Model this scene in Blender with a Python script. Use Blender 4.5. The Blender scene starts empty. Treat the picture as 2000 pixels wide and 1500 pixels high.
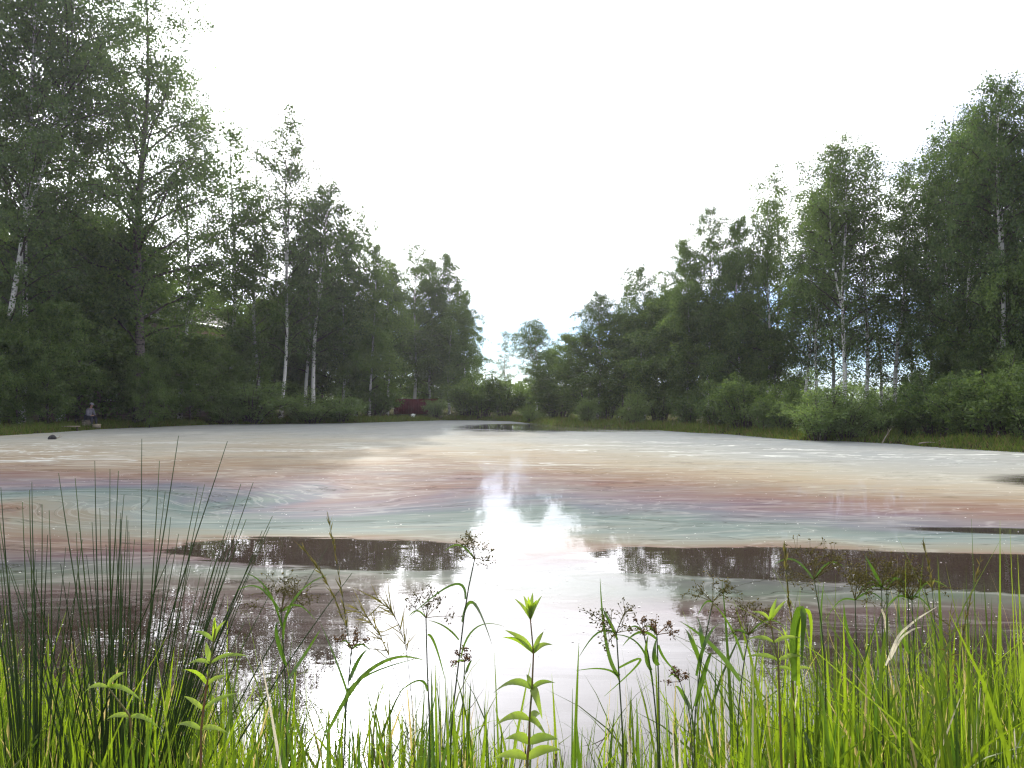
import bpy, math, random
import numpy as np
from mathutils import Vector, Matrix

R = math.radians
sc = bpy.context.scene
COL = sc.collection
rng = np.random.default_rng(11)
random.seed(11)

# ------------------------------------------------------------------ camera
CAM_H = 1.5
PITCH = R(1.33)
FPX = 1511.0                       # focal length in pixels of a 2000 px wide frame
cam = bpy.data.cameras.new('camera')
cam.sensor_width = 36.0
cam.lens = FPX / 2000.0 * 36.0
cam.clip_start = 0.05
cam.clip_end = 3000
cam_o = bpy.data.objects.new('camera', cam)
COL.objects.link(cam_o)
cam_o.location = (0, 0, CAM_H)
cam_o.rotation_euler = (R(90) + PITCH, 0, 0)
sc.camera = cam_o


def at(px, py, Y):
    """world point at depth Y seen along a direction of the 2000x1500 photograph"""
    a = (px - 1000.0) / FPX
    b = (750.0 - py) / FPX
    fy = math.cos(PITCH) - b * math.sin(PITCH)
    fz = math.sin(PITCH) + b * math.cos(PITCH)
    k = Y / fy
    return np.array([a * k, Y, CAM_H + fz * k])


def on_water(px, py):
    a = at(px, py, 1.0)
    k = CAM_H / (CAM_H - a[2])
    return np.array([a[0] * k, k, 0.0])


# ------------------------------------------------------------------ sky, sun, exposure
g = at(660, 1440, 1.0) - np.array([0, 0, CAM_H])
sun_dir = Vector((g[0], g[1], -g[2])).normalized()      # towards the sun
SUN_EL = math.asin(sun_dir.z)
SUN_AZ = math.atan2(sun_dir.x, sun_dir.y)               # clockwise from +Y

world = bpy.data.worlds.new('World')
sc.world = world
world.use_nodes = True
wn, wl = world.node_tree.nodes, world.node_tree.links
wn.clear()


def N(nodes, t, **kw):
    n = nodes.new(t)
    for k, v in kw.items():
        setattr(n, k, v)
    return n


class G:
    """tiny helper for building node graphs"""
    def __init__(s, tree):
        s.n, s.l = tree.nodes, tree.links

    def put(s, sock, v):
        if isinstance(v, bpy.types.NodeSocket):
            s.l.new(v, sock)
        elif v is not None:
            sock.default_value = v

    def math(s, op, a, b=None, c=None, clamp=False):
        n = s.n.new('ShaderNodeMath'); n.operation = op; n.use_clamp = clamp
        s.put(n.inputs[0], a); s.put(n.inputs[1], b); s.put(n.inputs[2], c)
        return n.outputs[0]

    def vmath(s, op, a, b=None):
        n = s.n.new('ShaderNodeVectorMath'); n.operation = op
        s.put(n.inputs[0], a); s.put(n.inputs[1], b)
        return n.outputs['Value'] if op in ('DOT_PRODUCT', 'LENGTH', 'DISTANCE') else n.outputs[0]

    def noise(s, vec, scale, detail=3, rough=0.5, dist=0.0):
        n = s.n.new('ShaderNodeTexNoise')
        s.put(n.inputs['Vector'], vec); n.inputs['Scale'].default_value = scale
        n.inputs['Detail'].default_value = detail; n.inputs['Roughness'].default_value = rough
        n.inputs['Distortion'].default_value = dist
        return n.outputs[0]

    def ramp(s, fac, stops, interp='LINEAR'):
        n = s.n.new('ShaderNodeValToRGB'); s.put(n.inputs[0], fac)
        cr = n.color_ramp; cr.interpolation = interp
        while len(cr.elements) < len(stops):
            cr.elements.new(1.0)
        for e, (p, c) in zip(cr.elements, stops):
            e.position = p
            e.color = (c, c, c, 1) if isinstance(c, (int, float)) else (*c, 1)
        return n.outputs[0]

    def mixc(s, fac, a, b, mode='MIX'):
        n = s.n.new('ShaderNodeMix'); n.data_type = 'RGBA'; n.blend_type = mode
        s.put(n.inputs[0], fac)
        s.put(n.inputs[6], a if not isinstance(a, tuple) else (*a, 1))
        s.put(n.inputs[7], b if not isinstance(b, tuple) else (*b, 1))
        return n.outputs[2]

    def sep(s, v):
        n = s.n.new('ShaderNodeSeparateXYZ'); s.put(n.inputs[0], v); return n.outputs

    def comb(s, x, y, z=0.0):
        n = s.n.new('ShaderNodeCombineXYZ')
        s.put(n.inputs[0], x); s.put(n.inputs[1], y); s.put(n.inputs[2], z)
        return n.outputs[0]

    def smooth(s, v, a, b):
        n = s.n.new('ShaderNodeMapRange'); n.interpolation_type = 'SMOOTHSTEP'
        s.put(n.inputs[0], v); n.inputs[1].default_value = a; n.inputs[2].default_value = b
        return n.outputs[0]


def build_world():
    w = G(world.node_tree)
    sky = w.n.new('ShaderNodeTexSky'); sky.sky_type = 'NISHITA'
    sky.sun_disc = False
    sky.sun_elevation = SUN_EL
    sky.sun_rotation = SUN_AZ
    sky.air_density = 1.0; sky.dust_density = 0.6; sky.ozone_density = 1.2
    tc = w.n.new('ShaderNodeTexCoord')
    d = w.vmath('NORMALIZE', tc.outputs['Generated'])
    x, y, z = w.sep(d)[:3]
    zc = w.math('ADD', w.math('MAXIMUM', z, 0.0), 0.16)
    plane = w.comb(w.math('DIVIDE', x, zc), w.math('DIVIDE', y, zc), 0.0)
    # cloud deck, thin and bright round the sun; a clear strip under its rim
    n1 = w.noise(plane, 0.85, 5, 0.55, 0.3)
    n2 = w.noise(w.vmath('MULTIPLY', plane, (0.8, 2.2, 1)), 1.7, 4, 0.55, 0.2)
    c = w.math('MAXIMUM', w.vmath('DOT_PRODUCT', d, tuple(sun_dir)), 0.0)
    near_sun = w.math('POWER', c, 5.0)
    rim = w.smooth(z, 0.06, 0.21)
    cover = w.math('ADD', w.math('MULTIPLY', n1, 0.75), w.math('MULTIPLY', rim, 0.42))
    cover = w.math('ADD', cover, w.math('MULTIPLY', near_sun, 0.14))
    cover = w.math('ADD', cover, w.math('MULTIPLY', n2, 0.25))
    mask = w.smooth(cover, 0.58, 1.0)
    lum = w.math('ADD', 12.0, w.math('MULTIPLY', w.math('POWER', c, 3.0), 18.0))
    lum = w.math('ADD', lum, w.math('MULTIPLY', w.math('POWER', c, 16.0), 44.0))
    lum = w.math('ADD', lum, w.math('MULTIPLY', w.math('POWER', c, 420.0), 260.0))
    lum = w.math('MULTIPLY', lum, w.math('ADD', 0.66, w.math('MULTIPLY', n2, 0.68)))
    cl = w.n.new('ShaderNodeCombineColor')
    w.put(cl.inputs[0], lum); w.put(cl.inputs[1], lum)
    w.put(cl.inputs[2], w.math('MULTIPLY', lum, 1.05))
    blue = w.mixc(1.0, sky.outputs[0], (0.55, 0.86, 1.5), 'MULTIPLY')
    colr = w.mixc(mask, blue, cl.outputs[0])
    bg = w.n.new('ShaderNodeBackground'); bg.inputs['Strength'].default_value = 0.1
    w.put(bg.inputs['Color'], colr)
    out = w.n.new('ShaderNodeOutputWorld')
    w.l.new(bg.outputs[0], out.inputs[0])


build_world()

sun = bpy.data.lights.new('sun', 'SUN')
sun.energy = 4.0
sun.angle = R(0.6)
sun.color = (1.0, 0.95, 0.86)
sun_o = bpy.data.objects.new('sun', sun)
COL.objects.link(sun_o)
sun_o.location = (-20, 60, 60)
sun_o.rotation_euler = (-sun_dir).to_track_quat('-Z', 'Y').to_euler()

sc.view_settings.view_transform = 'Standard'
sc.view_settings.look = 'None'
sc.view_settings.exposure = 0.28
sc.view_settings.gamma = 1.0
sc.view_settings.use_curve_mapping = False
sc.render.engine = 'CYCLES'
cy = sc.cycles
cy.max_bounces = 7; cy.diffuse_bounces = 3; cy.glossy_bounces = 3
cy.transmission_bounces = 5; cy.transparent_max_bounces = 6
cy.caustics_reflective = False; cy.caustics_refractive = False
cy.use_denoising = True
cy.filter_width = 1.25
cy.sample_clamp_indirect = 6.0


# ------------------------------------------------------------------ mesh helpers
class MB:
    def __init__(s):
        s.v, s.q, s.t, s.n = [], [], [], 0

    def add(s, V, Q=None, T=None):
        V = np.asarray(V, float).reshape(-1, 3)
        s.v.append(V)
        if Q is not None and len(Q):
            s.q.append(np.asarray(Q, int).reshape(-1, 4) + s.n)
        if T is not None and len(T):
            s.t.append(np.asarray(T, int).reshape(-1, 3) + s.n)
        s.n += len(V)

    def mesh(s, name, mat=None, smooth=False, off=(0, 0, 0)):
        V = np.concatenate(s.v) - np.asarray(off, float)
        Q = np.concatenate(s.q) if s.q else np.zeros((0, 4), int)
        T = np.concatenate(s.t) if s.t else np.zeros((0, 3), int)
        me = bpy.data.meshes.new(name)
        me.vertices.add(len(V)); me.vertices.foreach_set('co', V.astype(np.float32).ravel())
        nl = Q.size + T.size
        me.loops.add(nl)
        me.loops.foreach_set('vertex_index', np.concatenate([Q.ravel(), T.ravel()]).astype(np.int32))
        npoly = len(Q) + len(T)
        me.polygons.add(npoly)
        tot = np.concatenate([np.full(len(Q), 4), np.full(len(T), 3)]).astype(np.int32)
        start = np.concatenate([[0], np.cumsum(tot)[:-1]]).astype(np.int32)
        me.polygons.foreach_set('loop_start', start)
        me.polygons.foreach_set('loop_total', tot)
        if smooth:
            me.polygons.foreach_set('use_smooth', np.ones(npoly, bool))
        me.update(calc_edges=True)
        if mat:
            me.materials.append(mat)
        return me


def tube(mb, pts, rad, sides=5, cap=True):
    P = np.asarray(pts, float); n = len(P)
    r = np.broadcast_to(np.asarray(rad, float), (n,))
    T = np.gradient(P, axis=0)
    T /= np.linalg.norm(T, axis=1)[:, None] + 1e-9
    ref = np.array([0.31, 0.87, 0.12]) if abs(T[0, 2]) > 0.8 else np.array([0.05, 0.1, 1.0])
    U = np.cross(T, ref); U /= np.linalg.norm(U, axis=1)[:, None] + 1e-9
    W = np.cross(T, U)
    a = np.arange(sides) / sides * 2 * np.pi
    V = P[:, None] + r[:, None, None] * (np.cos(a)[None, :, None] * U[:, None] + np.sin(a)[None, :, None] * W[:, None])
    i = np.arange(n - 1)[:, None] * sides; j = np.arange(sides)[None]; k = (j + 1) % sides
    Q = np.stack([i + j, i + k, i + sides + k, i + sides + j], -1).reshape(-1, 4)
    V = V.reshape(-1, 3)
    Tt = None
    if cap:
        V = np.concatenate([V, P[-1:] + T[-1:] * r[-1] * 0.5, P[:1]])
        b = (n - 1) * sides
        Tt = [[b + q, b + (q + 1) % sides, n * sides] for q in range(sides)] + \
             [[(q + 1) % sides, q, n * sides + 1] for q in range(sides)]
    mb.add(V, Q, Tt)


def box(mb, c, s, M=None):
    V = np.array([[x, y, z] for x in (-.5, .5) for y in (-.5, .5) for z in (-.5, .5)]) * np.asarray(s, float)
    if M is not None:
        V = V @ np.asarray(M).T
    mb.add(V + np.asarray(c, float), [[0, 1, 3, 2], [4, 6, 7, 5], [0, 4, 5, 1], [2, 3, 7, 6], [0, 2, 6, 4], [1, 5, 7, 3]])


def ellipsoid(mb, c, r, nu=10, nv=7, fn=None):
    V = []
    for j in range(nv + 1):
        th = math.pi * j / nv
        for i in range(nu):
            ph = 2 * math.pi * i / nu
            V.append((math.sin(th) * math.cos(ph), math.sin(th) * math.sin(ph), math.cos(th)))
    V = np.array(V)
    if fn is not None:
        V = fn(V)
    Q = [[j * nu + i, (j + 1) * nu + i, (j + 1) * nu + (i + 1) % nu, j * nu + (i + 1) % nu] for j in range(nv) for i in range(nu)]
    mb.add(V * np.asarray(r, float) + np.asarray(c, float), Q)


def tag(o, label=None, cat=None, group=None, kind=None):
    for k, v in (('label', label), ('category', cat), ('group', group), ('kind', kind)):
        if v:
            o[k] = v
    return o


def obj(name, me, parent=None, loc=(0, 0, 0)):
    o = bpy.data.objects.new(name, me)
    COL.objects.link(o)
    o.location = loc
    if parent is not None:
        o.parent = parent
    return o


def thing(name, loc, label, cat, group=None, rz=0.0):
    o = bpy.data.objects.new(name, None)
    o.empty_display_size = 0.1
    COL.objects.link(o)
    o.location = loc
    o.rotation_euler = (0, 0, rz)
    return tag(o, label, cat, group)


def part(name, mb, mat, parent, smooth=False):
    """world-space mesh under an unrotated thing"""
    return obj(name, mb.mesh(name, mat, smooth, parent.location), parent)


# ------------------------------------------------------------------ materials
def new_mat(name):
    m = bpy.data.materials.new(name); m.use_nodes = True
    m.node_tree.nodes.clear()
    g_ = G(m.node_tree)
    out = m.node_tree.nodes.new('ShaderNodeOutputMaterial')
    return m, g_, out


def leaf_mat(name, dark, light, trans=0.5, tint=(1.0, 1.0, 0.55), per_obj=0.35, dry=None, gloss=0.0, tgain=1.3, fpow=1.0):
    m, q, out = new_mat(name)
    geo = q.n.new('ShaderNodeNewGeometry'); oi = q.n.new('ShaderNodeObjectInfo')
    f = q.math('ADD', q.math('MULTIPLY', geo.outputs['Random Per Island'], 1 - per_obj), q.math('MULTIPLY', oi.outputs['Random'], per_obj))
    c = q.mixc(q.math('POWER', f, fpow), dark, light)
    if dry:
        c = q.mixc(q.math('LESS_THAN', geo.outputs['Random Per Island'], dry[0]), c, dry[1])
    dif = q.n.new('ShaderNodeBsdfDiffuse'); q.put(dif.inputs[0], c)
    tr = q.n.new('ShaderNodeBsdfTranslucent')
    tc = q.mixc(1.0, c, tuple(t * tgain for t in tint), 'MULTIPLY')
    q.put(tr.inputs[0], tc)
    mx = q.n.new('ShaderNodeMixShader'); mx.inputs[0].default_value = trans
    q.l.new(dif.outputs[0], mx.inputs[1]); q.l.new(tr.outputs[0], mx.inputs[2])
    last = mx
    if gloss:
        gl = q.n.new('ShaderNodeBsdfGlossy'); gl.inputs['Roughness'].default_value = 0.45
        m2 = q.n.new('ShaderNodeMixShader'); m2.inputs[0].default_value = gloss
        q.l.new(mx.outputs[0], m2.inputs[1]); q.l.new(gl.outputs[0], m2.inputs[2])
        last = m2
    q.l.new(last.outputs[0], out.inputs[0])
    return m


def plain_mat(name, base, rough=0.7, noise=0.0, nscale=8.0, spec=0.3, metallic=0.0, c2=None):
    m, q, out = new_mat(name)
    p = q.n.new('ShaderNodeBsdfPrincipled')
    p.inputs['Roughness'].default_value = rough
    p.inputs['Specular IOR Level'].default_value = spec
    p.inputs['Metallic'].default_value = metallic
    tc = q.n.new('ShaderNodeTexCoord')
    if noise or c2:
        nz = q.noise(tc.outputs['Object'], nscale, 5, 0.6)
        b2 = c2 or tuple(v * (1 - noise) for v in base)
        q.put(p.inputs['Base Color'], q.mixc(q.smooth(nz, 0.35, 0.65), base, b2))
        bm = q.n.new('ShaderNodeBump'); bm.inputs['Strength'].default_value = 0.3; bm.inputs['Distance'].default_value = 0.01
        q.put(bm.inputs['Height'], nz); q.l.new(bm.outputs[0], p.inputs['Normal'])
    else:
        p.inputs['Base Color'].default_value = (*base, 1)
    q.l.new(p.outputs[0], out.inputs[0])
    return m


def bark_mat(name, white, dark, amount):
    """birch bark: horizontal dark scars, darker ridged foot"""
    m, q, out = new_mat(name)
    tc = q.n.new('ShaderNodeTexCoord')
    o = tc.outputs['Object']
    st = q.noise(q.vmath('MULTIPLY', o, (3.0, 3.0, 9.0)), 1.0, 4, 0.65)
    big = q.noise(o, 1.1, 3, 0.5)
    z = q.sep(o)[2]
    foot = q.smooth(z, 1.4, 0.2)
    f = q.math('ADD', st, q.math('MULTIPLY', foot, 0.12))
    f = q.math('ADD', f, q.math('MULTIPLY', q.math('SUBTRACT', big, 0.5), 0.25))
    msk = q.smooth(f, 0.60 - amount, 0.66 - amount)
    p = q.n.new('ShaderNodeBsdfPrincipled'); p.inputs['Roughness'].default_value = 0.75
    p.inputs['Specular IOR Level'].default_value = 0.2
    q.put(p.inputs['Base Color'], q.mixc(msk, white, dark))
    bm = q.n.new('ShaderNodeBump'); bm.inputs['Strength'].default_value = 0.5; bm.inputs['Distance'].default_value = 0.02
    q.put(bm.inputs['Height'], st); q.l.new(bm.outputs[0], p.inputs['Normal'])
    q.l.new(p.outputs[0], out.inputs[0])
    return m


M = {}
M['birch_bark'] = bark_mat('birch_bark', (0.62, 0.60, 0.57), (0.035, 0.03, 0.028), 0.02)
M['dark_bark'] = bark_mat('dark_bark', (0.13, 0.11, 0.10), (0.03, 0.027, 0.025), 0.08)
M['twig'] = plain_mat('twig', (0.055, 0.042, 0.035), 0.85, 0.4, 10)
M['birch_leaf'] = leaf_mat('birch_leaf', (0.044, 0.085, 0.032), (0.14, 0.205, 0.062), 0.47, gloss=0.022)
M['lush_leaf'] = leaf_mat('lush_leaf', (0.050, 0.10, 0.036), (0.165, 0.24, 0.062), 0.48, gloss=0.022)
M['willow_leaf'] = leaf_mat('willow_leaf', (0.085, 0.14, 0.05), (0.19, 0.265, 0.085), 0.42, gloss=0.02)
M['shrub_leaf'] = leaf_mat('shrub_leaf', (0.045, 0.09, 0.030), (0.165, 0.235, 0.060), 0.45, gloss=0.022)
M['shore_grass'] = leaf_mat('shore_grass', (0.05, 0.085, 0.022), (0.15, 0.20, 0.045), 0.45, per_obj=0.0, dry=(0.12, (0.20, 0.14, 0.08)))
M['grass'] = leaf_mat('grass', (0.022, 0.045, 0.008), (0.165, 0.23, 0.013), 0.5, per_obj=0.0, dry=(0.08, (0.30, 0.24, 0.14)), gloss=0.025, tgain=1.8, fpow=1.7)
M['broad_grass'] = leaf_mat('broad_grass', (0.035, 0.075, 0.010), (0.165, 0.235, 0.013), 0.5, per_obj=0.9, gloss=0.03, tgain=1.8, fpow=1.5)
M['dry_blade'] = leaf_mat('dry_blade', (0.40, 0.35, 0.24), (0.55, 0.50, 0.38), 0.4, tint=(1, 1, 1), per_obj=0.9, gloss=0.05)
M['rush'] = leaf_mat('rush', (0.026, 0.048, 0.015), (0.055, 0.09, 0.022), 0.15, per_obj=0.9, gloss=0.03)
M['sedge_leaf'] = leaf_mat('sedge_leaf', (0.035, 0.075, 0.015), (0.08, 0.14, 0.02), 0.45, per_obj=0.9, gloss=0.04, tgain=1.6)
M['sedge_stem'] = plain_mat('sedge_stem', (0.04, 0.06, 0.02), 0.6)
M['panicle'] = leaf_mat('panicle', (0.09, 0.085, 0.03), (0.20, 0.17, 0.06), 0.35, per_obj=0.2)
M['brown_panicle'] = leaf_mat('brown_panicle', (0.12, 0.075, 0.04), (0.22, 0.13, 0.065), 0.2, per_obj=0.2)
M['loose_leaf'] = leaf_mat('loose_leaf', (0.13, 0.20, 0.02), (0.20, 0.27, 0.03), 0.55, per_obj=0.9, gloss=0.04, tgain=1.9)
M['red_stem'] = plain_mat('red_stem', (0.16, 0.07, 0.035), 0.6, c2=(0.10, 0.11, 0.03), nscale=12)

# ------------------------------------------------------------------ pond outline and ground
shore_px = [(-60, 858), (0, 851), (100, 845), (200, 838), (320, 833), (430, 829), (540, 828), (640, 827), (740, 825), (800, 823), (860, 821), (930, 821),
            (1000, 823), (1060, 829), (1110, 833), (1190, 836), (1280, 840), (1350, 845), (1420, 848), (1500, 855), (1560, 860), (1660, 862),
            (1760, 868), (1830, 874), (1900, 878), (2000, 884), (2080, 890)]
shore = [on_water(*p)[:2] for p in shore_px]
PONDP = np.array([(-7.5, 3.6), (-12, 7), (-18, 14), (-23, 25)] + [tuple(p) for p in shore]
                 + [(17.5, 17), (15, 11), (11, 6), (7, 3.6), (4.0, 2.95), (2.2, 2.75), (1.0, 2.85), (0.2, 2.55), (-0.8, 2.7), (-2.0, 3.0), (-4, 3.1)])


def pond_sd(X, Y):
    """signed distance to the pond edge, positive on land"""
    X = np.asarray(X, float); Y = np.asarray(Y, float)
    d = np.full(X.shape, 1e9); inside = np.zeros(X.shape, bool)
    n = len(PONDP)
    for i in range(n):
        ax, ay = PONDP[i]; bx, by = PONDP[(i + 1) % n]
        ex, ey = bx - ax, by - ay
        t = np.clip(((X - ax) * ex + (Y - ay) * ey) / (ex * ex + ey * ey), 0, 1)
        d = np.minimum(d, np.hypot(X - ax - t * ex, Y - ay - t * ey))
        cond = (ay > Y) != (by > Y)
        xi = ax + (Y - ay) / (by - ay + 1e-12) * ex
        inside ^= cond & (X < xi)
    return np.where(inside, -d, d)


def wob(x, y, s, p=0.0):
    return (np.sin(x * s + 1.3 + p) * np.cos(y * s * 1.13 + 0.4) + 0.5 * np.sin(x * s * 2.3 + y * s * 1.7 + p)
            + 0.3 * np.cos(x * s * 4.1 - y * s * 3.7 + 2 * p)) / 1.8


def ground_z(X, Y):
    X = np.asarray(X, float); Y = np.asarray(Y, float)
    sd = pond_sd(X, Y) + 0.16 * wob(X, Y, 1.9)
    amp = np.where(Y < 6, 0.40, np.where(Y < 12, 0.40 - (Y - 6) * 0.035, 0.19))
    land = amp * (1 - np.exp(-np.maximum(sd, 0) / 0.9)) + 0.25 * (1 - np.exp(-np.maximum(sd - 2, 0) / 14))
    land = land + 0.05 * wob(X, Y, 1.1, 2.0) * np.clip(sd, 0, 1)
    wet = -np.minimum(0.9, 0.30 * np.maximum(-sd, 0)) - 0.012
    return np.where(sd > 0, land, wet)


def axis(lo, hi, steps):
    out = [lo]
    while out[-1] < hi:
        for lim, st in steps:
            if abs(out[-1]) < lim:
                out.append(out[-1] + st); break
    return np.array(out)


xs = axis(-700, 700, [(4, 0.16), (30, 0.7), (60, 2), (150, 8), (1e9, 50)])
ys = axis(-60, 900, [(5, 0.16), (75, 0.7), (120, 3), (200, 10), (1e9, 60)])
GX, GY = np.meshgrid(xs, ys)
GZ = ground_z(GX, GY)
mb = MB()
nx, ny = len(xs), len(ys)
ii = (np.arange(ny - 1)[:, None] * nx + np.arange(nx - 1)[None]).ravel()
mb.add(np.stack([GX, GY, GZ], -1).reshape(-1, 3), np.stack([ii, ii + 1, ii + nx + 1, ii + nx], -1))


def ground_material():
    m, q, out = new_mat('ground')
    geo = q.n.new('ShaderNodeNewGeometry')
    p = geo.outputs['Position']
    a = q.noise(p, 0.7, 5, 0.6); b = q.noise(p, 9.0, 4, 0.6)
    c = q.mixc(q.smooth(a, 0.35, 0.65), (0.035, 0.045, 0.018), (0.06, 0.055, 0.028))
    c = q.mixc(q.smooth(b, 0.45, 0.7), c, (0.045, 0.033, 0.02))
    z = q.sep(p)[2]
    mud = q.smooth(q.math('ADD', z, q.math('MULTIPLY', q.math('SUBTRACT', b, 0.5), 0.12)), 0.12, 0.03)
    c = q.mixc(mud, c, (0.028, 0.021, 0.015))
    s = q.n.new('ShaderNodeBsdfPrincipled'); s.inputs['Roughness'].default_value = 0.9
    s.inputs['Specular IOR Level'].default_value = 0.0
    q.put(s.inputs['Base Color'], c)
    bm = q.n.new('ShaderNodeBump'); bm.inputs['Distance'].default_value = 0.04
    q.put(bm.inputs['Height'], b); q.l.new(bm.outputs[0], s.inputs['Normal'])
    q.l.new(s.outputs[0], out.inputs[0])
    return m


tag(obj('ground', mb.mesh('ground', ground_material(), True)), kind='structure')


# ------------------------------------------------------------------ pond water with its floating film
def srgb(*c):
    return tuple(((v / 255 + 0.055) / 1.055) ** 2.4 if v > 10 else v / 3295 for v in c)


def water_material():
    m, q, out = new_mat('pond_water')
    geo = q.n.new('ShaderNodeNewGeometry')
    P = geo.outputs['Position']
    x, y, z = q.sep(P)[:3]
    # an eddy winds the film up off the rush clump; slow swirls bend its painted iridescent bands
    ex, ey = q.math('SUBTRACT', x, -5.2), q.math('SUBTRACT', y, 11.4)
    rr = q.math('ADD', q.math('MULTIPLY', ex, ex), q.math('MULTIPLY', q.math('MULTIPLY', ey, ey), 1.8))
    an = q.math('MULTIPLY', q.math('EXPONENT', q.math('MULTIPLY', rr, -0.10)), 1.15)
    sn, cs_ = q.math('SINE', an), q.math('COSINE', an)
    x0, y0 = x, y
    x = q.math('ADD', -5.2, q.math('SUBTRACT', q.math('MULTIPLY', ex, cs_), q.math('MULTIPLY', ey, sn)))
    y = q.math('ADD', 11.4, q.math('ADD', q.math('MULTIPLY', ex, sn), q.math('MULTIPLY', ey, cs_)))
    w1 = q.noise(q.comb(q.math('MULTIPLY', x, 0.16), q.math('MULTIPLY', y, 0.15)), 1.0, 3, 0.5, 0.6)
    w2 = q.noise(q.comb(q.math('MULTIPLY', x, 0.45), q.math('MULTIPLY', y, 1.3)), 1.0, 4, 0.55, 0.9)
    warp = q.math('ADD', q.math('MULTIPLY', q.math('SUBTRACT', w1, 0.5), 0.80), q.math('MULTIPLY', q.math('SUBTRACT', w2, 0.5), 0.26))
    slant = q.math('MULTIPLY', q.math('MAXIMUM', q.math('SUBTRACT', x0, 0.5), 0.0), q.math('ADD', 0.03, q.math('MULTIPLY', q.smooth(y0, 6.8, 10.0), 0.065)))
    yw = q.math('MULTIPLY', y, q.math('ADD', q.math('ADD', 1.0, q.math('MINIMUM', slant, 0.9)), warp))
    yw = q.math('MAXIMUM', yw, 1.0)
    th = q.math('DIVIDE', 4.53, yw)        # inverse warped distance that places the painted iridescent bands: 1 at 4.5 m
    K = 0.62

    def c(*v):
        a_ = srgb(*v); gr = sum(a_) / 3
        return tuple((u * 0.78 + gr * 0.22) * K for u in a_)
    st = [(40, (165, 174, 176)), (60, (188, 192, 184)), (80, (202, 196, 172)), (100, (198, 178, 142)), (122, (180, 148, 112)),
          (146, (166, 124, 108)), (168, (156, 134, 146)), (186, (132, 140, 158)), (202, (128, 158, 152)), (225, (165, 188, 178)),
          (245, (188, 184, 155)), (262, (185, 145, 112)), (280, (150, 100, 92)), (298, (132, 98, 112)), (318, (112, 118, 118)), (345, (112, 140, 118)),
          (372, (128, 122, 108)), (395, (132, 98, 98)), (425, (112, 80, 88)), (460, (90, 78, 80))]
    col = q.ramp(th, [(u / 500.0, c(*v)) for u, v in st])  # iridescent light colours of the film, painted into its base colour
    fine = q.noise(q.comb(q.math('MULTIPLY', x, 0.8), q.math('MULTIPLY', y, 3.2)), 1.0, 5, 0.62, 0.8)
    col = q.mixc(q.math('MULTIPLY', q.smooth(fine, 0.35, 0.7), 0.35), col, tuple(0.50 * u for u in srgb(190, 190, 180)))
    patchy = q.noise(q.comb(q.math('MULTIPLY', x, 0.30), q.math('MULTIPLY', y, 0.55), 11.0), 1.0, 4, 0.6, 1.0)
    col = q.mixc(q.math('MULTIPLY', q.smooth(patchy, 0.40, 0.68), 0.32), col, tuple(0.56 * u for u in srgb(186, 186, 176)))
    fl = q.noise(q.comb(q.math('MULTIPLY', x, 0.30), q.math('MULTIPLY', y, 1.05), 5.0), 1.0, 4, 0.55, 1.6)
    fil = q.math('SUBTRACT', 1.0, q.smooth(q.math('ABSOLUTE', q.math('SUBTRACT', fl, 0.50)), 0.0, 0.030))
    crack = q.math('SUBTRACT', 1.0, q.smooth(q.math('ABSOLUTE', q.math('SUBTRACT', fl, 0.585)), 0.0, 0.020))
    col = q.mixc(q.math('MULTIPLY', fil, 0.26), col, tuple(0.60 * u for u in srgb(205, 205, 196)))
    # coverage
    cov = q.ramp(th, [(0.0, 0.92), (0.20, 0.84), (0.32, 0.68), (0.50, 0.60), (0.60, 0.54), (0.72, 0.52), (0.84, 0.24), (0.95, 0.06), (1.0, 0.05)])
    cov = q.math('ADD', cov, q.math('MULTIPLY', q.math('SUBTRACT', fine, 0.5), 0.24))
    cov = q.math('ADD', cov, q.math('MULTIPLY', fil, 0.12))
    cov = q.math('SUBTRACT', cov, q.math('MULTIPLY', crack, 0.22))
    rag = q.noise(q.comb(q.math('MULTIPLY', x0, 1.6), q.math('MULTIPLY', y0, 5.0), 2.0), 1.0, 5, 0.65, 0.8)

    def hole(cx, cy_, hx, hy, rot, soft=0.25, amp=0.9):
        ca, sa = math.cos(R(rot)), math.sin(R(rot))
        dx, dy = q.math('SUBTRACT', x0, cx), q.math('SUBTRACT', y0, cy_)
        u = q.math('DIVIDE', q.math('ADD', q.math('MULTIPLY', dx, ca), q.math('MULTIPLY', dy, sa)), hx)
        v = q.math('DIVIDE', q.math('SUBTRACT', q.math('MULTIPLY', dy, ca), q.math('MULTIPLY', dx, sa)), hy)
        r2 = q.math('ADD', q.math('POWER', q.math('ABSOLUTE', u), 3.0), q.math('MULTIPLY', v, v))
        r2 = q.math('ADD', r2, q.math('MULTIPLY', q.math('SUBTRACT', w2, 0.5), amp * 1.3))
        r2 = q.math('ADD', r2, q.math('MULTIPLY', q.math('SUBTRACT', rag, 0.5), 0.9))
        return q.smooth(r2, 1.0 - soft, 1.0 + soft)     # 0 inside, 1 outside
    for h in ((-1.75, 7.75, 1.75, 0.75, -10, 0.12, 1.2), (4.0, 7.0, 3.5, 0.80, -9, 0.10, 1.0), (12.4, 14.6, 3.2, 1.7, 8, 0.5, 0.8),
              (6.6, 8.9, 2.0, 0.24, -9, 0.4, 0.8), (3.2, 46.5, 6.5, 7.0, 0, 0.5, 2.2)):
        f = hole(*h)
        cov = q.math('MULTIPLY', cov, q.math('ADD', 0.06, q.math('MULTIPLY', f, 0.94)))
    # bright curds along the drift lines farther out
    ln = q.noise(q.comb(q.math('MULTIPLY', x, 0.16), q.math('MULTIPLY', y, 0.55), 3.0), 1.0, 4, 0.6, 1.4)
    lines = q.math('SUBTRACT', 1.0, q.smooth(q.math('ABSOLUTE', q.math('SUBTRACT', ln, 0.53)), 0.004, 0.022))
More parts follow.
